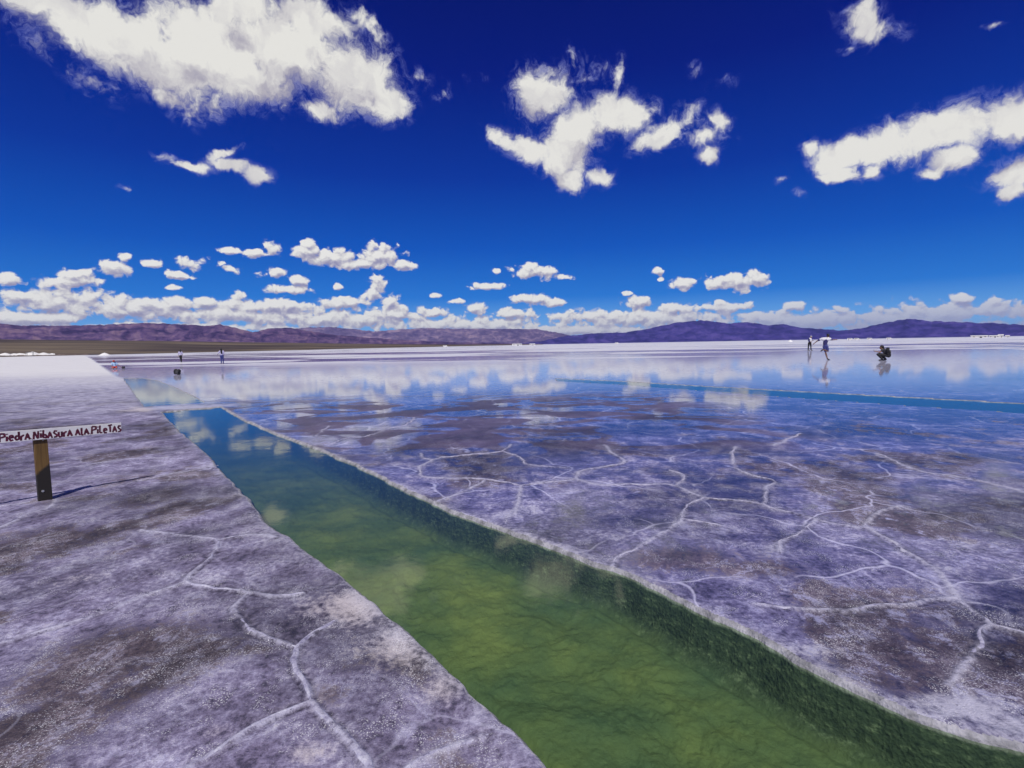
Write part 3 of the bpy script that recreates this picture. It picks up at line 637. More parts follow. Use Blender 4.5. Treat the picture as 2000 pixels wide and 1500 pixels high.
# ------------------------------------------------------------------ mountains and plain
def range_mesh(name, sil, d_foot, d_crest, d_back, m, label, apron=None, d_near=None, seed=0, rows=90, cols=420, rough=.85):
    a = np.array([azel(x, y) for x, y in sil]); az0, az1 = a[0, 0], a[-1, 0]
    A_ = np.linspace(az0, az1, cols)
    tane = np.interp(A_, a[:, 0], np.tan(np.radians(a[:, 1])))
    tane = tane + (fbm(A_ * 3.1 + seed, A_ * 0 + 3, 4) - .5) * 0.0022
    H = np.maximum(tane, 0.0002) * d_crest / np.cos(np.radians(A_)) * 1.0 + CAMH
    V = []; rowsd = []
    n_ap = 0
    if apron is not None:
        n_ap = 40
        dn = np.interp(A_, *d_near)
        ap = np.maximum(np.interp(A_, *apron), 0)
        for k in range(n_ap):
            t = k / n_ap
            d = dn * (d_foot / dn) ** t
            z = ap * d_foot * sstep(np.log(d / dn) / np.log(d_foot / dn), 0, 1) * (d / d_foot) ** .35 + .12
            rowsd.append((d, z))
        zf = ap * d_foot
    else: zf = np.zeros(cols) - 1
    for k in range(rows + 1):
        t = k / rows
        d = np.full(cols, d_foot + (d_crest - d_foot) * t)
        X_ = d * np.sin(np.radians(A_)); Y_ = d * np.cos(np.radians(A_)); s_ = d_crest / 14.0
        rg = fbm(X_ / s_ + seed, Y_ / s_ * .8, 6, .55, True)
        base = sstep(np.array([t]), 0, 1)[0] * .35 + .65 * t ** 1.25
        z = zf + (H - zf) * np.clip(base - rough * (1 - rg) * 4 * t * (1 - t) * (.6 + .4 * t), 0.0, 1)
        rowsd.append((d, z))
    for k in range(1, 13):
        t = k / 12; d = np.full(cols, d_crest + (d_back - d_crest) * t); rowsd.append((d, H * (1 - t) ** 1.3 - 3 * t))
    V = np.concatenate([np.stack([d * np.sin(np.radians(A_)), d * np.cos(np.radians(A_)), z], 1) for d, z in rowsd])
    q = np.arange(len(V)).reshape(len(rowsd), cols)
    fs = np.stack([q[:-1, :-1].ravel(), q[:-1, 1:].ravel(), q[1:, 1:].ravel(), q[1:, :-1].ravel()], 1)
    o = from_np(name, V, fs, m)
    hgt = V[:, 2] / np.tile(np.maximum(H, 1), len(rowsd)); set_attr(o, 'high', hgt)
    apf = np.concatenate([np.full(cols, 1.0 if i < n_ap + 6 else max(0, 1 - (i - n_ap - 6) / 14)) for i in range(len(rowsd))]); set_attr(o, 'apron', apf)
    return tag(o, label, kind='structure')
def rock(name, c1, c2, c3, sc_, plain=False):
    m, n, bs = mat(name)
    pos = n.add('ShaderNodeNewGeometry').outputs['Position']
    a = n.noise(pos, sc_, 8, .62, dim='3D'); b_ = n.noise(n.v('MULTIPLY', pos, (1, 1, 4)), sc_ * 3.7, 6, .6, dim='3D')
    sg = n.add('ShaderNodeSeparateXYZ'); n.l.new(pos, sg.inputs[0]); cg = n.add('ShaderNodeCombineXYZ'); n.l.new(n.m('MULTIPLY', n.m('ARCTAN2', sg.outputs[0], sg.outputs[1]), 70.0), cg.inputs[0]); n.l.new(n.m('MULTIPLY', sg.outputs[2], .006), cg.inputs[1])
    gul = n.noise(cg.outputs[0], 1.0, 5, .65, dist=.6)  # gully streaks painted as colour, standing in for relief shading
    c = n.ramp(n.m('ADD', n.m('ADD', n.m('MULTIPLY', a, .45), n.m('MULTIPLY', b_, .20)), n.m('MULTIPLY', gul, .35)), [(.42, c1), (.51, c2), (.60, c3)])
    if plain:
        sp = n.add('ShaderNodeSeparateXYZ'); n.l.new(pos, sp.inputs[0])
        lg = n.m('LOGARITHM', n.v('LENGTH', pos, out=1), 2.718)
        cb = n.add('ShaderNodeCombineXYZ'); n.l.new(n.m('MULTIPLY', n.m('ARCTAN2', sp.outputs[0], sp.outputs[1]), 2.0), cb.inputs[0]); n.l.new(n.m('MULTIPLY', lg, 2.6), cb.inputs[1])
        bands = n.noise(cb.outputs[0], 1.6, 5, .6)
        pc = n.ramp(bands, [(.38, (.060, .045, .042)), (.50, (.115, .090, .070)), (.62, (.19, .15, .10))])
        c = n.mix(n.attr('apron'), c, pc)
    n.put(bs.inputs['Base Color'], c); n.put(bs.inputs['Roughness'], .9); n.put(bs.inputs['Specular IOR Level'], .15)
    return m
m_rA = rock('purple_brown_rock', (.030, .019, .075), (.105, .062, .150), (.24, .155, .22), .0016, True)
m_rB = rock('violet_rock', (.070, .055, .14), (.16, .12, .22), (.34, .25, .32), .0009)
m_rC = rock('blue_violet_rock', (.014, .014, .12), (.042, .034, .21), (.09, .068, .29), .0009)
silA = [(-420, 655), (-200, 650), (0, 647), (40, 650), (100, 649), (170, 647), (240, 643), (290, 640), (345, 641), (400, 643), (430, 640), (460, 645), (495, 652), (525, 645), (560, 643), (600, 648), (650, 655), (720, 660), (800, 665), (900, 668.5), (1060, 671.5)]
apx = np.array([azel(x, 700)[0] for x in (-420, 0, 300, 600, 850, 1060)])
apv = np.array([.0135, .0130, .0110, .0072, .0030, .0006])
dnr = np.array([330, 330, 360, 520, 1100, 2600.0])
range_mesh('mountain_range', silA, 9000, 13000, 17000, m_rA, 'purple brown hills with a tan plain at their foot on the left', (apx, apv), (apx, dnr), 1.7)
silB = [(430, 668), (520, 655), (560, 647), (600, 642), (650, 641), (690, 644), (730, 648), (760, 646), (800, 643), (830, 641), (900, 642), (1000, 642), (1050, 643), (1100, 652), (1150, 661), (1200, 668)]
range_mesh('mountain_range', silB, 19000, 25000, 29000, m_rB, 'pale violet mountains far off in the centre gap', seed=8.2)
silC = [(1000, 671.5), (1060, 666), (1100, 657), (1160, 651), (1220, 650), (1270, 642), (1320, 632), (1370, 628), (1420, 634), (1460, 632), (1500, 638), (1530, 636), (1560, 642), (1600, 645), (1640, 648), (1680, 645), (1720, 637), (1770, 630), (1820, 634), (1900, 637), (2000, 640), (2150, 640), (2400, 636), (2700, 640)]
range_mesh('mountain_range', silC, 14500, 20000, 25000, m_rC, 'long blue violet mountain range along the right horizon', seed=4.4, cols=560)

# ------------------------------------------------------------------ haze
HTOP = max(max(v.co.z for v in o.data.vertices) for o in C.objects if o.name.startswith('mountain_range')) + 25
hb_ = bmesh.new(); bmesh.ops.create_cube(hb_, size=1.0)
for v in hb_.verts: v.co = (v.co.x * 86000, v.co.y * 86000, -1.6 + (v.co.z + .5) * (HTOP + 1.6))
m_h = bpy.data.materials.new('haze_air'); m_h.use_nodes = True; hn = NT(m_h.node_tree); hn.n.clear()
pv = hn.add('ShaderNodeVolumePrincipled'); pv.inputs['Color'].default_value = (.42, .48, 1.0, 1); pv.inputs['Density'].default_value = 1.35e-5; pv.inputs['Anisotropy'].default_value = .1
ho = hn.add('ShaderNodeOutputMaterial'); hn.l.new(pv.outputs[0], ho.inputs['Volume'])
try: m_h.cycles.homogeneous_volume = True
except Exception: pass
tag(from_bm('haze', hb_, m_h), 'thin blue air lying over the salt flat', kind='stuff')
#@@OBJECTS@@
# ------------------------------------------------------------------ mesh helpers for things
def box(bm, c, s, rot=None, bev=0.0):
    r = bmesh.ops.create_cube(bm, size=1.0)['verts']
    M = Matrix.Translation(c) @ (rot.to_4x4() if rot else Matrix.Identity(4)) @ Matrix.Diagonal((*s, 1))
    bmesh.ops.transform(bm, matrix=M, verts=r)
    if bev:
        es = list({e for v in r for e in v.link_edges}); bmesh.ops.bevel(bm, geom=es, offset=bev, segments=2, affect='EDGES', profile=.5)
def capsule(bm, p0, r0, p1, r1, seg=12):
    p0, p1 = Vector(p0), Vector(p1); d = p1 - p0
    if d.length < 1e-5: d = Vector((0, 0, 1e-4))
    q = d.to_track_quat('Z', 'Y').to_matrix(); L = d.length
    prof = [(-r0, 0)] + [(-r0 * math.cos(t), r0 * math.sin(t)) for t in (.5, 1.0, 1.571)] + [(L + r1 * math.sin(t), r1 * math.cos(t)) for t in (0, .55, 1.05)] + [(L + r1, 0)]
    rings = []
    for z, r in prof:
        if r == 0: rings.append([bm.verts.new(p0 + q @ Vector((0, 0, z)))])
        else: rings.append([bm.verts.new(p0 + q @ Vector((r * math.cos(2 * math.pi * k / seg), r * math.sin(2 * math.pi * k / seg), z))) for k in range(seg)])
    for a, b in zip(rings[:-1], rings[1:]):
        for k in range(seg):
            k2 = (k + 1) % seg
            if len(a) == 1: bm.faces.new((a[0], b[k2], b[k]))
            elif len(b) == 1: bm.faces.new((a[k], a[k2], b[0]))
            else: bm.faces.new((a[k], a[k2], b[k2], b[k]))
def ball(bm, c, r, sx=1, sy=1, sz=1, sub=3):
    v = bmesh.ops.create_icosphere(bm, subdivisions=sub, radius=1.0)['verts']
    bmesh.ops.transform(bm, matrix=Matrix.Translation(c) @ Matrix.Diagonal((r * sx, r * sy, r * sz, 1)), verts=v)
def disc(bm, c, r, h, axis, seg=14):
    q = Vector(axis).to_track_quat('Z', 'Y').to_matrix().to_4x4()
    bmesh.ops.create_cone(bm, cap_ends=True, segments=seg, radius1=r, radius2=r * .85, depth=h, matrix=Matrix.Translation(c) @ q)
def skin(name, build, m, parent, voxel=.012, smooth=4):
    """overlapping limbs fused into one continuous surface"""
    bm = bmesh.new(); build(bm)
    o = from_bm(name, bm, m, parent, True)
    r = o.modifiers.new('fuse', 'REMESH'); r.mode = 'VOXEL'; r.voxel_size = voxel; r.use_smooth_shade = True
    s_ = o.modifiers.new('soften', 'SMOOTH'); s_.factor = .5; s_.iterations = smooth
    return o

# ------------------------------------------------------------------ warning sign
m_post = None
m_post, n, bs = mat('two_tone_post_wood')
ob = n.add('ShaderNodeTexCoord').outputs['Object']
sp = n.add('ShaderNodeSeparateXYZ'); n.l.new(ob, sp.inputs[0])
g = n.noise(n.v('MULTIPLY', ob, (38, 38, 2.2)), 1.0, 6, .6, dim='3D'); g2 = n.noise(ob, 9, 5, .6, dim='3D')
wood = n.ramp(g, [(.3, (.10, .055, .014)), (.7, (.22, .125, .035))])
dark_low = n.mapr(n.m('ADD', sp.outputs[2], n.m('ADD', n.m('MULTIPLY', n.m('SUBTRACT', g2, .5), .07), n.m('MULTIPLY', sp.outputs[0], -.9))), .30, .335, 1, 0)  # post wood turns near black below a slanted edge
n.put(bs.inputs['Base Color'], n.mix(dark_low, wood, (.020, .016, .012))); n.put(bs.inputs['Roughness'], .7)
b = n.add('ShaderNodeBump'); b.inputs['Strength'].default_value = .4; b.inputs['Distance'].default_value = .004; n.l.new(g, b.inputs['Height']); n.l.new(b.outputs[0], bs.inputs['Normal'])
m_board = simple('weathered_white_paint', (.84, .82, .79), .65, .06, 18, .2)
m_paint = simple('maroon_brush_paint', (.105, .010, .030), .5, .5, 60)
m_steel = simple('galvanised_bolt', (.55, .55, .53), .45, .15, 60, 0, .6)
base = gnd(88.5, 976); yp = base.y
BL = at_depth(0, 857.5, yp * .935); BR = at_depth(244, 836.5, yp * 1.085)
ux = (BR - BL); blen = ux.length; ux.normalize()
hx = Vector((ux.x, ux.y, 0)).normalized(); nrm = hx.cross(Vector((0, 0, 1))); nrm.normalize()
if nrm.dot(Vector((0, 0, CAMH)) - BL) < 0: nrm = -nrm
uy = nrm.cross(ux) if nrm.cross(ux).z > 0 else -nrm.cross(ux)
rzs = math.atan2(hx.y, hx.x)
sign = thing('sign', base, 'white hand lettered warning board on a short brown post on the left crust', 'sign', rzs)
inv = (Matrix.Translation(base) @ Matrix.Rotation(rzs, 4, 'Z')).inverted()
lo_ = lambda v: inv @ Vector(v)
pw_, pd_ = .108, .052
ptop = 0
for k in range(40):
    t = k / 39; 
    q = lo_(BL + ux * blen * t)
    if abs(q.x) < .02: ptop = q.z
ptop = ptop or .6
nl = (inv.to_3x3() @ nrm).normalized(); ul = (inv.to_3x3() @ ux).normalized(); vl = (inv.to_3x3() @ uy).normalized()
bm = bmesh.new(); box(bm, (0, 0, (ptop + .035) / 2 - .06), (pw_, pd_, ptop + .035 + .12), None, .004)
for v in bm.verts:
    if v.co.x > 0 and v.co.z > .2: v.co.x -= .006      # one side is planed narrower higher up
from_bm('post', bm, m_post, sign)
# the board runs on past the frame on the left
Rb = Matrix((ul, vl, nl)).transposed()
off = nl * (pd_ / 2 + .010)
q0 = lo_(BL); along0 = q0.dot(ul); 
cent = Vector((0, 0, 0)); mid_t = blen / 2 - .22
bc = lo_(BL + ux * mid_t); bc = bc - nl * bc.dot(nl) + off
bm = bmesh.new(); box(bm, bc, (blen + .44, .104, .016), Rb, .002)
board = from_bm('board', bm, m_board, sign)
# brush letters: strokes in a unit box
GL = {'P': ([[(0, 0), (.05, 1)], [(.05, 1), (.6, .95), (.62, .62), (.08, .5)]], .62), 'i': ([[(.1, 0), (.12, .58)], [(.12, .8), (.13, .92)]], .22),
 'e': ([[(.05, .34), (.5, .4), (.42, .62), (.15, .62), (.03, .3), (.2, .02), (.5, .08)]], .55), 'd': ([[(.5, 1), (.5, 0)], [(.5, .1), (.2, .0), (.05, .25), (.2, .5), (.5, .45)]], .56),
 'r': ([[(.05, 0), (.08, .62)], [(.08, .45), (.3, .64), (.45, .6)]], .42), 'A': ([[(0, 0), (.28, .78), (.58, 0)], [(.12, .3), (.48, .3)]], .6),
 '.': ([[(.05, .0), (.1, .05)]], .16), 'N': ([[(0, 0), (.08, .95)], [(.08, .95), (.55, .05)], [(.55, .05), (.6, 1)]], .66), 'b': ([[(.1, 1), (.05, .05)], [(.05, .08), (.4, 0), (.5, .2), (.35, .4), (.08, .35)]], .5),
 'S': ([[(.5, .75), (.2, .82), (.06, .6), (.25, .42), (.46, .3), (.42, .08), (.05, .02)]], .52), 'u': ([[(.04, .68), (.05, .15), (.2, .0), (.42, .1)], [(.45, .7), (.46, 0)]], .54),
 'l': ([[(.1, 0), (.1, .95)], [(.1, .05), (.34, .03)]], .36), 'L': ([[(.08, 1), (.05, .05)], [(.05, .05), (.42, .02)]], .44), 'T': ([[(.0, .88), (.62, .98)], [(.3, .93), (.33, 0)]], .56), ' ': ([], .2)}
TEXT = 'PiedrA.NibASurA AlA.PiLeTAS'
tot = sum(GL[c][1] + .13 for c in TEXT) - .13
t0, t1 = .012, blen - .004; lw = (t1 - t0) / tot; cx = t0; lh = .078
rl = random.Random(3)
for ch in TEXT:
    strokes, wd = GL[ch]
    if strokes:
        bm = bmesh.new(); jy = rl.uniform(-.006, .006)
        for stn_ in strokes:
            P = [(cx + p[0] * lw, (p[1] - .5) * lh + jy) for p in stn_]
            pts = []
            for a_, b_ in zip(P[:-1], P[1:]):
                for k in range(6): pts.append(Vector(a_).lerp(Vector(b_), k / 6))
            pts.append(Vector(P[-1])); wds = []
            for i_, p in enumerate(pts):
                d = pts[min(i_ + 1, len(pts) - 1)] - pts[max(i_ - 1, 0)]
                if d.length < 1e-6: d = Vector((1, 0))
                d.normalize(); nn_ = Vector((-d.y, d.x)); h_ = .0078 * rl.uniform(.85, 1.2)
                bs_ = lo_(BL) ; 
                o3 = lambda q_: (q0 + ul * q_.x + vl * q_.y) - nl * ((q0 + ul * q_.x + vl * q_.y).dot(nl)) + off + nl * (.0085 + .0004 * len(wds) / 40)
                wds.append((bm.verts.new(o3(p + nn_ * h_)), bm.verts.new(o3(p - nn_ * h_))))
            for a_, b_ in zip(wds[:-1], wds[1:]): bm.faces.new((a_[0], a_[1], b_[1], b_[0]))
        from_bm('letter', bm, m_paint, board)
    cx += (wd + .13) * lw
fz = nl * (pd_ / 2 + .002)
for zz, xx, rr_ in ((ptop - .062, .014, .005), (.095, -.018, .012)):
    bm = bmesh.new(); disc(bm, Vector((xx, 0, zz)) + fz, rr_, .006, nl); from_bm('bolt', bm, m_steel, sign, False)

# ------------------------------------------------------------------ people
m_skin = simple('tanned_skin', (.30, .16, .10), .55, .1, 20)
m_dskin = simple('dark_tanned_skin', (.17, .09, .06), .55, .1, 20)
m_hair = simple('black_hair', (.012, .010, .010), .5, .3, 60)
m_white = simple('white_cotton', (.72, .71, .72), .8, .06, 20)
m_navy = simple('navy_cotton', (.028, .026, .12), .8, .2, 20)
m_blue = simple('blue_denim', (.050, .060, .22), .8, .25, 40)
m_black = simple('black_cloth', (.010, .010, .012), .75, .3, 30)
m_grey = simple('grey_cloth', (.05, .05, .055), .8, .2, 30)
m_lilac = simple('pale_lilac_cotton', (.50, .47, .66), .8, .12, 25)
m_sky = simple('light_blue_cotton', (.36, .56, .78), .8, .12, 25)
m_red = simple('red_cotton', (.46, .035, .02), .7, .15, 25)
m_cap = simple('pale_cap_cloth', (.52, .50, .46), .8, .1, 25)
m_eye = simple('dark_eye', (.01, .008, .008), .2, .1, 10)
m_phone = simple('black_phone_glass', (.012, .012, .014), .15, .1, 10)

def hand(bm, w, d, side, s=1.0):
    """palm and five separate curled fingers at the wrist w, pointing along d"""
    w = Vector(w); d = Vector(d).normalized(); up = Vector((0, 0, 1))
    sd_ = d.cross(up); sd_ = sd_.normalized() if sd_.length > .1 else Vector((1, 0, 0)); dn = sd_.cross(d).normalized()
    capsule(bm, w, .026 * s, w + d * .075 * s, .033 * s, 10)
    for k, L in enumerate((.062, .072, .068, .054)):
        r0 = w + d * .085 * s + sd_ * (k - 1.5) * .021 * s
        m_ = r0 + d * L * .55 * s - dn * .012 * s; e_ = m_ + d * L * .35 * s - dn * .026 * s
        capsule(bm, r0, .0095 * s, m_, .009 * s, 8); capsule(bm, m_, .009 * s, e_, .008 * s, 8)
    tb = w + d * .03 * s + sd_ * side * .03 * s
    tm = tb + d * .035 * s + sd_ * side * .028 * s - dn * .01 * s
    capsule(bm, tb, .012 * s, tm, .010 * s, 8); capsule(bm, tm, .010 * s, tm + d * .028 * s - dn * .008 * s, .009 * s, 8)
def head(bm, c, look, s=1.0):
    """skull, jaw, nose and ears; look is the facing direction"""
    c = Vector(c); f = Vector(look).normalized(); sx = f.cross(Vector((0, 0, 1))).normalized()
    ball(bm, c + Vector((0, 0, .02 * s)), .093 * s, .92, .98, 1.1)
    ball(bm, c + f * .035 * s - Vector((0, 0, .055 * s)), .064 * s, .95, .95, .9)
    capsule(bm, c + f * .090 * s + Vector((0, 0, .01 * s)), .012 * s, c + f * .108 * s - Vector((0, 0, .022 * s)), .016 * s, 8)
    capsule(bm, c + f * .080 * s - Vector((0, 0, .055 * s)) - sx * .02 * s, .011 * s, c + f * .080 * s - Vector((0, 0, .055 * s)) + sx * .02 * s, .011 * s, 8)
    for k in (-1, 1): ball(bm, c + sx * k * .088 * s - f * .005 * s, .026 * s, .5, .7, 1.1, 2)
def eyes(p, c, look, s=1.0):
    c = Vector(c); f = Vector(look).normalized(); sx = f.cross(Vector((0, 0, 1))).normalized()
    for k in (-1, 1):
        bm = bmesh.new(); ball(bm, c + f * .082 * s + sx * k * .033 * s + Vector((0, 0, .012 * s)), .012 * s, 1, 1, .7, 2); from_bm('eye', bm, m_eye, p, True)
def person(loc, label, spec, group=None, scale=1.0):
    """spec: joints in metres, x to the picture's right, y away from the camera, z up"""
    rz = -math.atan2(loc.x, loc.y)
    p = thing('person', loc, label, 'person', rz, group); p.scale = (scale,) * 3
    J = {k: Vector(v) for k, v in spec['j'].items()}; s = spec.get('s', 1.0); look = Vector(spec['look'])
    def body(bm):
        head(bm, J['head'], look, s)
        capsule(bm, J['head'] - Vector((0, 0, .06 * s)), .050 * s, J['neck'], .058 * s)
        capsule(bm, J['neck'] - Vector((0, 0, .05 * s)), .085 * s, J['chest'], .125 * s); capsule(bm, J['chest'], .125 * s, J['waist'], .108 * s); capsule(bm, J['waist'], .108 * s, J['hip'], .125 * s)
        for k in 'LR':
            capsule(bm, J['sh' + k], .056 * s, J['neck'] - Vector((0, 0, .06 * s)), .060 * s)
            capsule(bm, J['sh' + k], .056 * s, J['el' + k], .040 * s); capsule(bm, J['el' + k], .040 * s, J['wr' + k], .027 * s)
            hand(bm, J['wr' + k], J['wr' + k] - J['el' + k] if 'hd' not in spec else spec['hd'], 1 if k == 'L' else -1, s)
            capsule(bm, J['hp' + k], .088 * s, J['kn' + k], .056 * s); capsule(bm, J['kn' + k], .054 * s, (J['kn' + k] * .62 + J['an' + k] * .38), .058 * s); capsule(bm, (J['kn' + k] * .62 + J['an' + k] * .38), .058 * s, J['an' + k], .036 * s)
            t = J['toe' + k]; capsule(bm, J['an' + k] + Vector((0, 0, -.02 * s)), .036 * s, t, .030 * s)
    skin('body', body, spec.get('skin', m_skin), p, .011)
    eyes(p, J['head'], look, s)
    def hair(bm):
        c = J['head'] + Vector((0, 0, .045 * s)) - look.normalized() * .022 * s
        ball(bm, c, .104 * s, 1, 1.02, .95)
        for a_, b_, r_ in spec.get('hair', []): capsule(bm, a_, r_, b_, r_ * .7)
    skin('hair', hair, spec.get('hairm', m_hair), p, .014)
    def torso(bm):
        e = .018 * s
        capsule(bm, J['neck'] - Vector((0, 0, .07 * s)), .092 * s + e, J['chest'], .132 * s + e); capsule(bm, J['chest'], .130 * s + e, J['waist'], .116 * s + e); capsule(bm, J['waist'], .116 * s + e, J['hip'] + Vector((0, 0, .02 * s)), .118 * s + e)
        fr_ = spec.get('sleeve', .5)
        for k in 'LR':
            capsule(bm, J['sh' + k], .060 * s + e, J['neck'] - Vector((0, 0, .07 * s)), .062 * s + e)
            if fr_ > 0:
                t = min(fr_, 1.0); capsule(bm, J['sh' + k], .060 * s + e, J['sh' + k].lerp(J['el' + k], t), .046 * s + e)
                if fr_ > 1: capsule(bm, J['el' + k], .044 * s + e, J['el' + k].lerp(J['wr' + k], fr_ - 1), .032 * s + e)
    sh = skin(spec.get('topname', 'shirt'), torso, spec['top'], p, .013)
    def legs(bm):
        e = .018 * s; fr_ = spec.get('leg', 1.9)
        capsule(bm, J['hip'], .128 * s + e, J['hip'] + Vector((0, 0, .05 * s)), .118 * s + e)
        for k in 'LR':
            t = min(fr_, 1.0); kn = J['hp' + k].lerp(J['kn' + k], t)
            capsule(bm, J['hp' + k], .094 * s + e, kn, (.094 - .034 * t) * s + e)
            if fr_ > 1: capsule(bm, J['kn' + k], .060 * s + e, J['kn' + k].lerp(J['an' + k], fr_ - 1), .046 * s + e)
    skin(spec.get('botname', 'trousers'), legs, spec['bottom'], p, .013)
    if 'shoe' in spec:
        for k in 'LR':
            d_ = (J['toe' + k] - J['an' + k]).normalized()
            def sho(bm, k=k, d_=d_):
                capsule(bm, J['an' + k] - Vector((0, 0, .025 * s)), .046 * s, J['toe' + k] + d_ * .02, .040 * s)
            skin('shoe', sho, spec['shoe'], p, .012, 2)
    return p, J
def cap_part(p, c, look, m, s=1.0):
    c = Vector(c); f = Vector(look).normalized(); bm = bmesh.new()
    ball(bm, c + Vector((0, 0, .065 * s)), .112 * s, 1, 1.05, .80)
    for v in list(bm.verts):
        if v.co.z < c.z + .045 * s: v.co.z = c.z + .045 * s
    o = from_bm('cap', bm, m, p, True)
    bm = bmesh.new(); a0 = math.atan2(f.y, f.x); vs = []; top = []
    for k in range(9):
        a_ = a0 - .9 + 1.8 * k / 8; vs.append(((math.cos(a_) * .108 * s, math.sin(a_) * .108 * s), (math.cos(a0 + (a_ - a0) * .7) * .19 * s, math.sin(a0 + (a_ - a0) * .7) * .19 * s)))
    for z_ in (.060, .050):
        top.append([(bm.verts.new((c.x + i_[0], c.y + i_[1], c.z + z_ * s)), bm.verts.new((c.x + o_[0], c.y + o_[1], c.z + (z_ - .018) * s))) for i_, o_ in vs])
    for t_ in top:
        for a_, b_ in zip(t_[:-1], t_[1:]): bm.faces.new((a_[0], a_[1], b_[1], b_[0]))
    for a_, b_ in zip(range(8), range(1, 9)): bm.faces.new((top[0][a_][1], top[1][a_][1], top[1][b_][1], top[0][b_][1]))
    from_bm('cap_brim', bm, m, o, False)
def backpack(name, loc, rz, size, m, label, tilt=(0, 0, 0), pocket=None, loop=False):
    t = thing(name, loc, label, 'backpack', rz); t.rotation_euler = (tilt[0], tilt[1], rz + tilt[2]); w, d, h = size
    def main(bm):
        for (x, z, r) in ((-.2, .25, .5), (.2, .25, .5), (-.18, .7, .46), (.18, .7, .46), (0, .5, .52)): ball(bm, (x * w, 0, z * h), r * w * .72, 1, d / w * 1.1, h / w * .62, 3)
        box(bm, (0, 0, h * .48), (w * .82, d * .75, h * .82), None, .03)
    skin('pack_body', main, m, t, .014, 6)
    bm = bmesh.new(); box(bm, (0, -d * .52, h * .32), (w * .62, d * .3, h * .36), None, .03); from_bm('front_pocket', bm, pocket or m, t, True)
    bm = bmesh.new()
    for k in range(8):
        a0, a1 = math.pi * k / 8, math.pi * (k + 1) / 8
        capsule(bm, (math.cos(a0) * .05, 0, h * .95 + math.sin(a0) * .06), .009, (math.cos(a1) * .05, 0, h * .95 + math.sin(a1) * .06), .009, 6)
    from_bm('carry_loop', bm, pocket or m, t, True)
    for sx in (-1, 1):
        bm = bmesh.new()
        for k in range(9):
            a0, a1 = math.pi * k / 9, math.pi * (k + 1) / 9
            capsule(bm, (sx * w * .24, d * .42 + math.sin(a0) * d * .45, h * (.15 + .72 * k / 9)), .017, (sx * w * .24, d * .42 + math.sin(a1) * d * .45, h * (.15 + .72 * (k + 1) / 9)), .017, 6)
        from_bm('shoulder_strap', bm, pocket or m, t, True)
    return t

# man hopping on one leg, seen from behind
person(gnd(1617, 703), 'person in a white shouldered navy top and shorts hopping on one leg, arms out', dict(
    j=dict(head=(-.02, .02, 1.70), neck=(-.08, .0, 1.57), chest=(-.16, 0, 1.36), waist=(-.20, 0, 1.14), hip=(-.17, 0, 1.00),
           shL=(-.37, 0, 1.50), elL=(-.66, .02, 1.36), wrL=(-.86, -.02, 1.18), shR=(.06, 0, 1.49), elR=(.22, .12, 1.40), wrR=(.42, .16, 1.41),
           hpL=(-.24, 0, .93), knL=(-.15, .06, .52), anL=(-.04, 0, .10), toeL=(.06, .10, .035), hpR=(-.09, 0, .93), knR=(-.02, .10, .62), anR=(-.34, -.22, .74), toeR=(-.42, -.20, .64)),
    look=(.25, 1, -.1), top=m_navy, bottom=m_blue, leg=.75, sleeve=.8, shoe=m_black, skin=m_dskin, botname='shorts'))
jp = [o for o in C.objects if o.name.startswith('person') and o.type == 'EMPTY'][-1]
def yoke(bm):
    capsule(bm, (-.40, 0, 1.495), .086, (-.06, 0, 1.50), .108); capsule(bm, (-.06, 0, 1.50), .105, (.10, 0, 1.475), .084); capsule(bm, (-.40, 0, 1.49), .086, (-.50, .01, 1.44), .078)
    capsule(bm, (-.30, 0, 1.44), .125, (-.02, 0, 1.44), .125)
skin('white_yoke', yoke, m_white, jp, .013)
# man in a cap standing farther off, in profile
pp, J = person(gnd(1581, 684.6), 'person in a pale cap and white vest standing farthest out on the right flat', dict(
    j=dict(head=(.13, 0, 1.66), neck=(.05, 0, 1.52), chest=(.02, 0, 1.33), waist=(0, 0, 1.12), hip=(.0, 0, .98),
           shL=(-.10, -.12, 1.46), elL=(-.12, -.14, 1.18), wrL=(.12, -.16, 1.08), shR=(.12, .12, 1.45), elR=(.16, .16, 1.18), wrR=(.34, .05, 1.22),
           hpL=(-.08, -.04, .92), knL=(-.12, -.04, .50), anL=(-.15, -.02, .09), toeL=(-.02, -.05, .035), hpR=(.08, .04, .92), knR=(.14, .04, .50), anR=(.16, .06, .09), toeR=(.29, .03, .035)),
    look=(1, .0, -.35), top=m_navy, bottom=m_black, sleeve=1.6, shoe=m_black, topname='jacket', hairm=m_grey), scale=1.08)
cap_part(pp, J['head'], (1, 0, 0), m_cap)
def vest(bm):
    capsule(bm, (.09, -.04, 1.42), .125, (.09, -.04, 1.16), .125); capsule(bm, (-.02, -.10, 1.47), .09, (.10, .06, 1.47), .09)
skin('vest', vest, m_white, pp, .013)
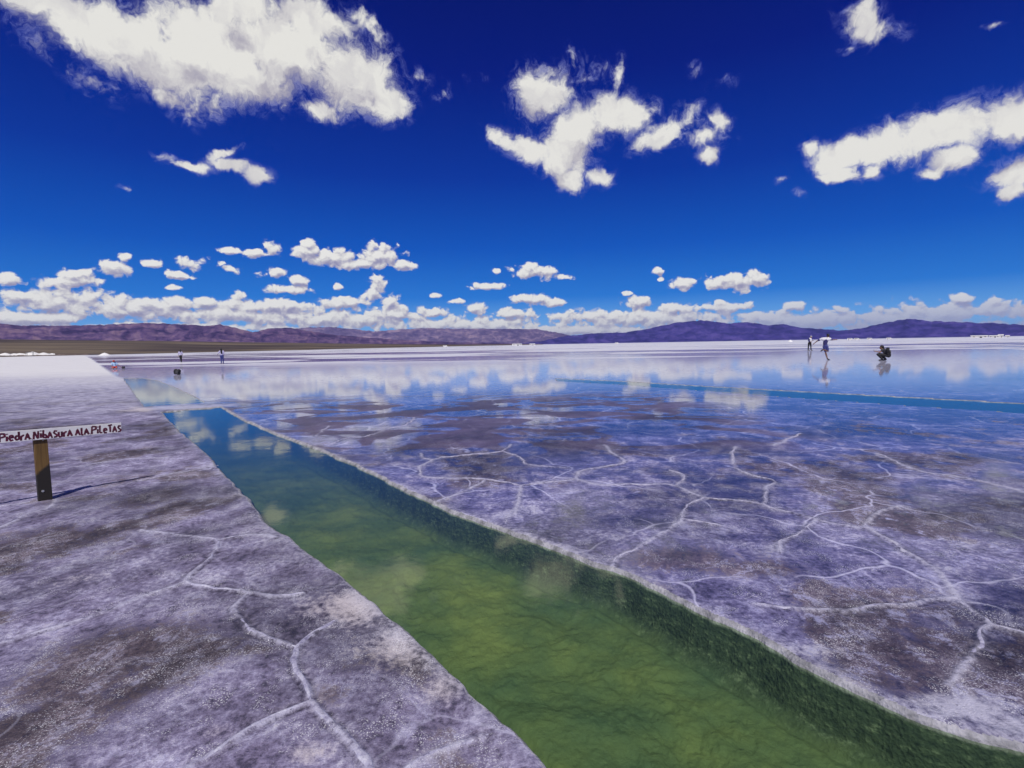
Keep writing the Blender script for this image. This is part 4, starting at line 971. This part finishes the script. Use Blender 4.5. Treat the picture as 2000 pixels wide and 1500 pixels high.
# crouching photographer
cp = gnd(1726, 704)
person(cp, 'person in dark clothes crouching on the wet flat and holding up a phone', dict(
    j=dict(head=(-.15, 0, .86), neck=(-.08, .0, .74), chest=(.05, 0, .60), waist=(.17, 0, .45), hip=(.25, 0, .33),
           shL=(-.06, -.17, .70), elL=(-.24, -.19, .54), wrL=(-.42, -.09, .60), shR=(-.06, .17, .70), elR=(-.22, .20, .53), wrR=(-.42, .09, .60),
           hpL=(.22, -.10, .32), knL=(-.33, -.17, .40), anL=(-.06, -.15, .085), toeL=(-.22, -.15, .035), hpR=(.22, .10, .32), knR=(-.27, .17, .42), anR=(.12, .14, .085), toeR=(-.04, .14, .035)),
    look=(-1, 0, -.25), top=m_grey, bottom=m_black, sleeve=.35, shoe=m_black, hair=[((-.07, 0, .90), (-.02, 0, .70), .07)]))
rz = -math.atan2(cp.x, cp.y); Rz = Matrix.Rotation(rz, 4, 'Z')
backpack('backpack', cp + (Rz @ Vector((.20, 0, .42))), rz + math.pi / 2, (.40, .26, .46), m_black, 'black backpack worn by the crouching person', (0, R(-28), 0), m_grey)
ph = thing('phone', cp + (Rz @ Vector((-.545, 0, .585))), 'black phone held out by the crouching person', 'phone', rz)
bm = bmesh.new(); box(bm, (0, 0, .06), (.012, .078, .15), Matrix.Rotation(R(-25), 3, 'Y'), .004); from_bm('phone_case', bm, m_phone, ph)
bm = bmesh.new(); box(bm, (.0075, 0, .0635), (.002, .070, .138), Matrix.Rotation(R(-25), 3, 'Y')); from_bm('screen', bm, m_phone, ph)
# two girls on the far left flat, walking away
person(gnd(353.5, 707.5), 'person in a pale top and black trousers walking away, left of the long haired one', dict(
    j=dict(head=(0, 0, 1.44), neck=(0, 0, 1.31), chest=(0, 0, 1.15), waist=(0, 0, .97), hip=(0, 0, .84),
           shL=(-.15, 0, 1.27), elL=(-.23, -.03, 1.03), wrL=(-.24, .03, .82), shR=(.15, 0, 1.27), elR=(.24, .0, 1.04), wrR=(.18, .10, .88),
           hpL=(-.07, 0, .78), knL=(-.03, .04, .43), anL=(.02, -.06, .09), toeL=(.03, .06, .03), hpR=(.07, 0, .78), knR=(.07, .08, .43), anR=(.05, .12, .08), toeR=(.06, .23, .03)),
    look=(.1, 1, -.1), s=.9, top=m_lilac, bottom=m_black, sleeve=1.5, shoe=m_black, hair=[((0, -.06, 1.44), (0, -.07, 1.24), .075)]), 'people walking out on the left flat')
person(gnd(434, 710.5), 'person with long black hair in a white top and blue jeans walking away', dict(
    j=dict(head=(-.03, 0, 1.49), neck=(-.02, 0, 1.36), chest=(0, 0, 1.19), waist=(0, 0, 1.0), hip=(0, 0, .87),
           shL=(-.16, 0, 1.32), elL=(-.30, .0, 1.10), wrL=(-.33, .12, 1.05), shR=(.16, 0, 1.31), elR=(.20, -.02, 1.06), wrR=(.17, .06, .86),
           hpL=(-.08, 0, .81), knL=(-.06, .03, .45), anL=(-.08, -.06, .09), toeL=(-.08, .08, .03), hpR=(.08, 0, .81), knR=(.11, .04, .45), anR=(.11, .0, .08), toeR=(.13, .13, .03)),
    look=(-.1, 1, -.1), s=.92, top=m_lilac, bottom=m_blue, sleeve=1.5, shoe=m_black, hair=[((-.03, -.06, 1.50), (-.01, -.11, 1.10), .10)]), 'people walking out on the left flat')
# child at the edge of the brine
kp = gnd(224, 720.5)
pp, J = person(kp, 'child in a red cap and light blue shirt kneeling at the edge of the brine', dict(
    j=dict(head=(-.03, 0, .62), neck=(-.02, 0, .53), chest=(0, 0, .42), waist=(.02, 0, .29), hip=(.03, 0, .19),
           shL=(-.14, 0, .49), elL=(-.20, -.04, .30), wrL=(-.20, -.10, .12), shR=(.13, 0, .49), elR=(.25, -.06, .34), wrR=(.40, -.08, .18),
           hpL=(-.06, 0, .16), knL=(-.10, -.30, .07), anL=(-.09, .02, .05), toeL=(-.09, .12, .03), hpR=(.10, 0, .16), knR=(.14, -.30, .07), anR=(.12, .02, .05), toeR=(.12, .12, .03)),
    look=(.2, -1, -.2), s=.80, top=m_sky, bottom=m_red, sleeve=.8, leg=.7, botname='shorts'))
cap_part(pp, J['head'], (.2, -1, 0), m_red, .8)
bp = kp + Matrix.Rotation(-math.atan2(kp.x, kp.y), 4, 'Z') @ Vector((.60, -.05, 0))
backpack('bag', bp, .4, (.24, .16, .20), m_black, 'small dark bag beside the child in the red cap', (0, 0, 0), m_grey)
kb = gnd(347, 731.8)
backpack('backpack', kb + Vector((.18, 0, .13)), -.1, (.34, .24, .44), m_black, 'black and grey backpack lying alone on the wet left flat', (R(0), R(-80), 0), m_grey)

# ------------------------------------------------------------------ salt heaps, far sheds and vehicles
m_heap = simple('heaped_salt', (.82, .81, .79), .8, .06, .6, .3)
def heap(loc, w, d, h, label, seed, peaks=1, group=None):
    nx2, ny2 = 46, 22; g_ = np.linspace(-1, 1, nx2); e_ = np.linspace(-1, 1, ny2); GX, GY = np.meshgrid(g_, e_)
    r2 = np.zeros(GX.shape); rr_ = np.random.default_rng(seed)
    for k in range(peaks):
        cx_ = 0 if peaks == 1 else -.7 + 1.4 * k / (peaks - 1) + rr_.uniform(-.06, .06); wx = 1.0 if peaks == 1 else 1.7 / peaks; hh = rr_.uniform(.65, 1.0) if peaks > 1 else 1
        r2 = np.maximum(r2, hh * np.clip(1 - np.hypot((GX - cx_) / wx, GY), 0, 1) ** .85)
    zz = r2 * h + (fbm(GX * 6 + seed, GY * 6, 4) - .5) * h * .16 * np.clip(r2 * 4, 0, 1)
    zz = np.where(r2 <= 0.001, -.1, zz)
    V = np.stack([GX.ravel() * w / 2, GY.ravel() * d / 2, zz.ravel()], 1); q = np.arange(nx2 * ny2).reshape(ny2, nx2)
    fs = np.stack([q[:-1, :-1].ravel(), q[:-1, 1:].ravel(), q[1:, 1:].ravel(), q[1:, :-1].ravel()], 1)
    o = from_np('salt_heap', V, fs, m_heap); o.location = loc; o.rotation_euler = (0, 0, -math.atan2(loc.x, loc.y))
    return tag(o, label, 'salt heap', group)
def sized(px0, px1, dist):         # width in metres of a span of pixels at a distance
    return (px1 - px0) * dist / F
D1 = 285.0
def far_pt(px, dist, z=0.0):
    a_, _ = azel(px, 690); return Vector((dist * math.tan(R(a_)), dist, z))
heap(far_pt(8, D1), 12, 9, 1.6, 'low white salt heap at the far left edge of the photo', 1, 2, 'salt heaps at the far shore')
heap(far_pt(50, D1), 22, 10, 2.6, 'widest white salt heap with several humps on the far left shore', 2, 4, 'salt heaps at the far shore')
heap(far_pt(86, D1 + 6), 9, 7, 1.5, 'small white salt heap just right of the widest one', 3, 2, 'salt heaps at the far shore')
heap(far_pt(204, 215), 4.4, 4, 1.15, 'lone cone of white salt right of the crust edge', 4, 1, 'salt heaps at the far shore')
m_rub = simple('brown_rubble', (.17, .13, .11), .9, .35, .8, .4); m_rub2 = simple('pale_rubble', (.46, .42, .38), .9, .2, .8, .4)
# low bank of dug earth under the heaps
nx2 = 220; tt = np.linspace(-60, 172, nx2); V = []
for i_, px in enumerate(tt):
    p0 = far_pt(px, D1 - 14); dr = Vector((p0.x, p0.y, 0)).normalized()
    hh = .30 + .55 * float(fbm(np.array([px * .12]), np.array([2.0]), 4)[0]) ** 2
    for k, (o_, h_) in enumerate(((-1.6, -.1), (-.7, .6), (.2, 1), (1.6, .7), (3.4, -.1))):
        q = p0 + dr * o_; V.append((q.x, q.y, h_ * hh if h_ > 0 else h_))
q = np.arange(len(V)).reshape(nx2, 5); fs = np.stack([q[:-1, :-1].ravel(), q[:-1, 1:].ravel(), q[1:, 1:].ravel(), q[1:, :-1].ravel()], 1)
tag(from_np('earth_bank', np.array(V), fs[:, ::-1], m_rub), 'low dark earth bank along the far left shore', kind='structure')
rl = random.Random(5); k_ = 0
m_shed = simple('white_shed_paint', (.72, .71, .70), .7, .05, .4); m_roof = simple('pale_tin_roof', (.55, .55, .56), .5, .1, .4); m_dark = simple('dark_opening', (.03, .03, .035), .6, .2, 1); m_glass = simple('vehicle_glass', (.02, .025, .03), .1, .1, 1); m_tyre = simple('tyre_rubber', (.02, .02, .02), .8, .2, 5)
m_frame = simple('grey_steel_frame', (.28, .28, .28), .6, .15, 2)
# steel loading frame in front of the heaps
lf = thing('loading_frame', far_pt(58, D1 - 16), 'grey steel frame standing in front of the widest salt heap', 'frame', R(20))
for x_ in (-1.3, 1.3):
    for y_ in (-.6, .6):
        bm = bmesh.new(); box(bm, (x_, y_, .85), (.12, .12, 1.9)); from_bm('post', bm, m_frame, lf)
for y_ in (-.6, .6):
    bm = bmesh.new(); box(bm, (0, y_, 1.8), (2.9, .12, .14)); from_bm('beam', bm, m_frame, lf)
bm = bmesh.new(); box(bm, (0, 0, 1.92), (2.7, 1.3, .08)); from_bm('platform', bm, m_frame, lf)
def shed(loc, w, d, h, label, gable=True):
    t = thing('shed', loc, label, 'shed', -math.atan2(loc.x, loc.y), 'white sheds on the right horizon' if loc.x > 0 and loc.x > loc.y * .6 else 'white sheds on the middle horizon')
    bm = bmesh.new(); box(bm, (0, 0, h * .35 - .1), (w, d, h * .7 + .2)); from_bm('wall', bm, m_shed, t)
    bm = bmesh.new(); vs = [bm.verts.new(v) for v in ((-w * .54, -d * .56, h * .69), (w * .54, -d * .56, h * .69), (w * .54, d * .56, h * .69), (-w * .54, d * .56, h * .69), (-w * .54, 0, h), (w * .54, 0, h))]
    for f_ in ((0, 1, 5, 4), (2, 3, 4, 5), (0, 4, 3), (1, 2, 5), (0, 3, 2, 1)): bm.faces.new([vs[i_] for i_ in f_])
    from_bm('roof', bm, m_shed, t)
    bm = bmesh.new(); box(bm, (w * .1, -d / 2 - .02, h * .25), (w * .14, .06, h * .5)); from_bm('door', bm, m_dark, t)
    for x_ in (-.32, .36):
        bm = bmesh.new(); box(bm, (x_ * w, -d / 2 - .02, h * .42), (w * .12, .06, h * .2)); from_bm('window', bm, m_glass, t)
DR = 640.0
for px, w, h, lb in ((1911, 15, 3.0, 'longest low white shed on the right horizon'), (1940, 9, 2.8, 'middle white shed on the right horizon'), (1953, 5, 3.8, 'tall narrow white shed on the right horizon'), (1966, 4, 2.6, 'rightmost tiny white shed on the right horizon')):
    shed(far_pt(px, DR), w, 6, h, lb)
for px, w, h, lb in ((1010, 16, 3.2, 'long white shed below the middle mountains'), (1040, 9, 3.0, 'shorter white shed below the middle mountains')):
    shed(far_pt(px, 900), w, 7, h, lb)
def van(loc, L, label):
    t = thing('van', loc, label, 'van', -math.atan2(loc.x, loc.y), 'white vans parked far out on the salt'); H_, w = L * .42, L * .38
    bm = bmesh.new(); vs = []
    prof = [(-L / 2, .25), (-L / 2, H_), (L * .26, H_), (L * .40, H_ * .58), (L / 2, H_ * .5), (L / 2, .25)]
    for y_ in (-w / 2, w / 2): vs.append([bm.verts.new((x_, y_, z_)) for x_, z_ in prof])
    bm.faces.new(vs[0]); bm.faces.new(vs[1][::-1])
    for i_ in range(6): bm.faces.new((vs[0][i_], vs[1][i_], vs[1][(i_ + 1) % 6], vs[0][(i_ + 1) % 6]))
    bmesh.ops.recalc_face_normals(bm, faces=bm.faces)
    from_bm('body', bm, m_shed, t)
    for x_ in (-.32, .30):
        for y_ in (-1, 1):
            bm = bmesh.new(); disc(bm, (x_ * L, y_ * w / 2, .33), .33, .22, (0, 1, 0)); from_bm('wheel', bm, m_tyre, t)
    for x_ in (-.28, 0.0):
        bm = bmesh.new(); box(bm, (x_ * L, -w / 2 - .01, H_ * .74), (L * .2, .04, H_ * .25)); from_bm('side_window', bm, m_glass, t)
DV = 560.0
for px, lb in ((1660, 'leftmost tiny white van of the row right of the hopping person'), (1673, 'second tiny white van right of the hopping person'), (1698, 'third tiny white van of the row, nearly above the crouching person'), (1736, 'last tiny white van of the row, right of the crouching person')):
    van(far_pt(px, DV + (px - 1690) * .6), 5.2, lb)
van(far_pt(1205, 800), 5.5, 'tiny white van below the highest mountain of the right range')
van(far_pt(870, 620), 5.2, 'tiny white van at the brown far shore left of the middle mountains')
heap(far_pt(1543, 430), 3.6, 3.2, 1.6, 'single small white salt heap left of the standing capped person', 9, 1)
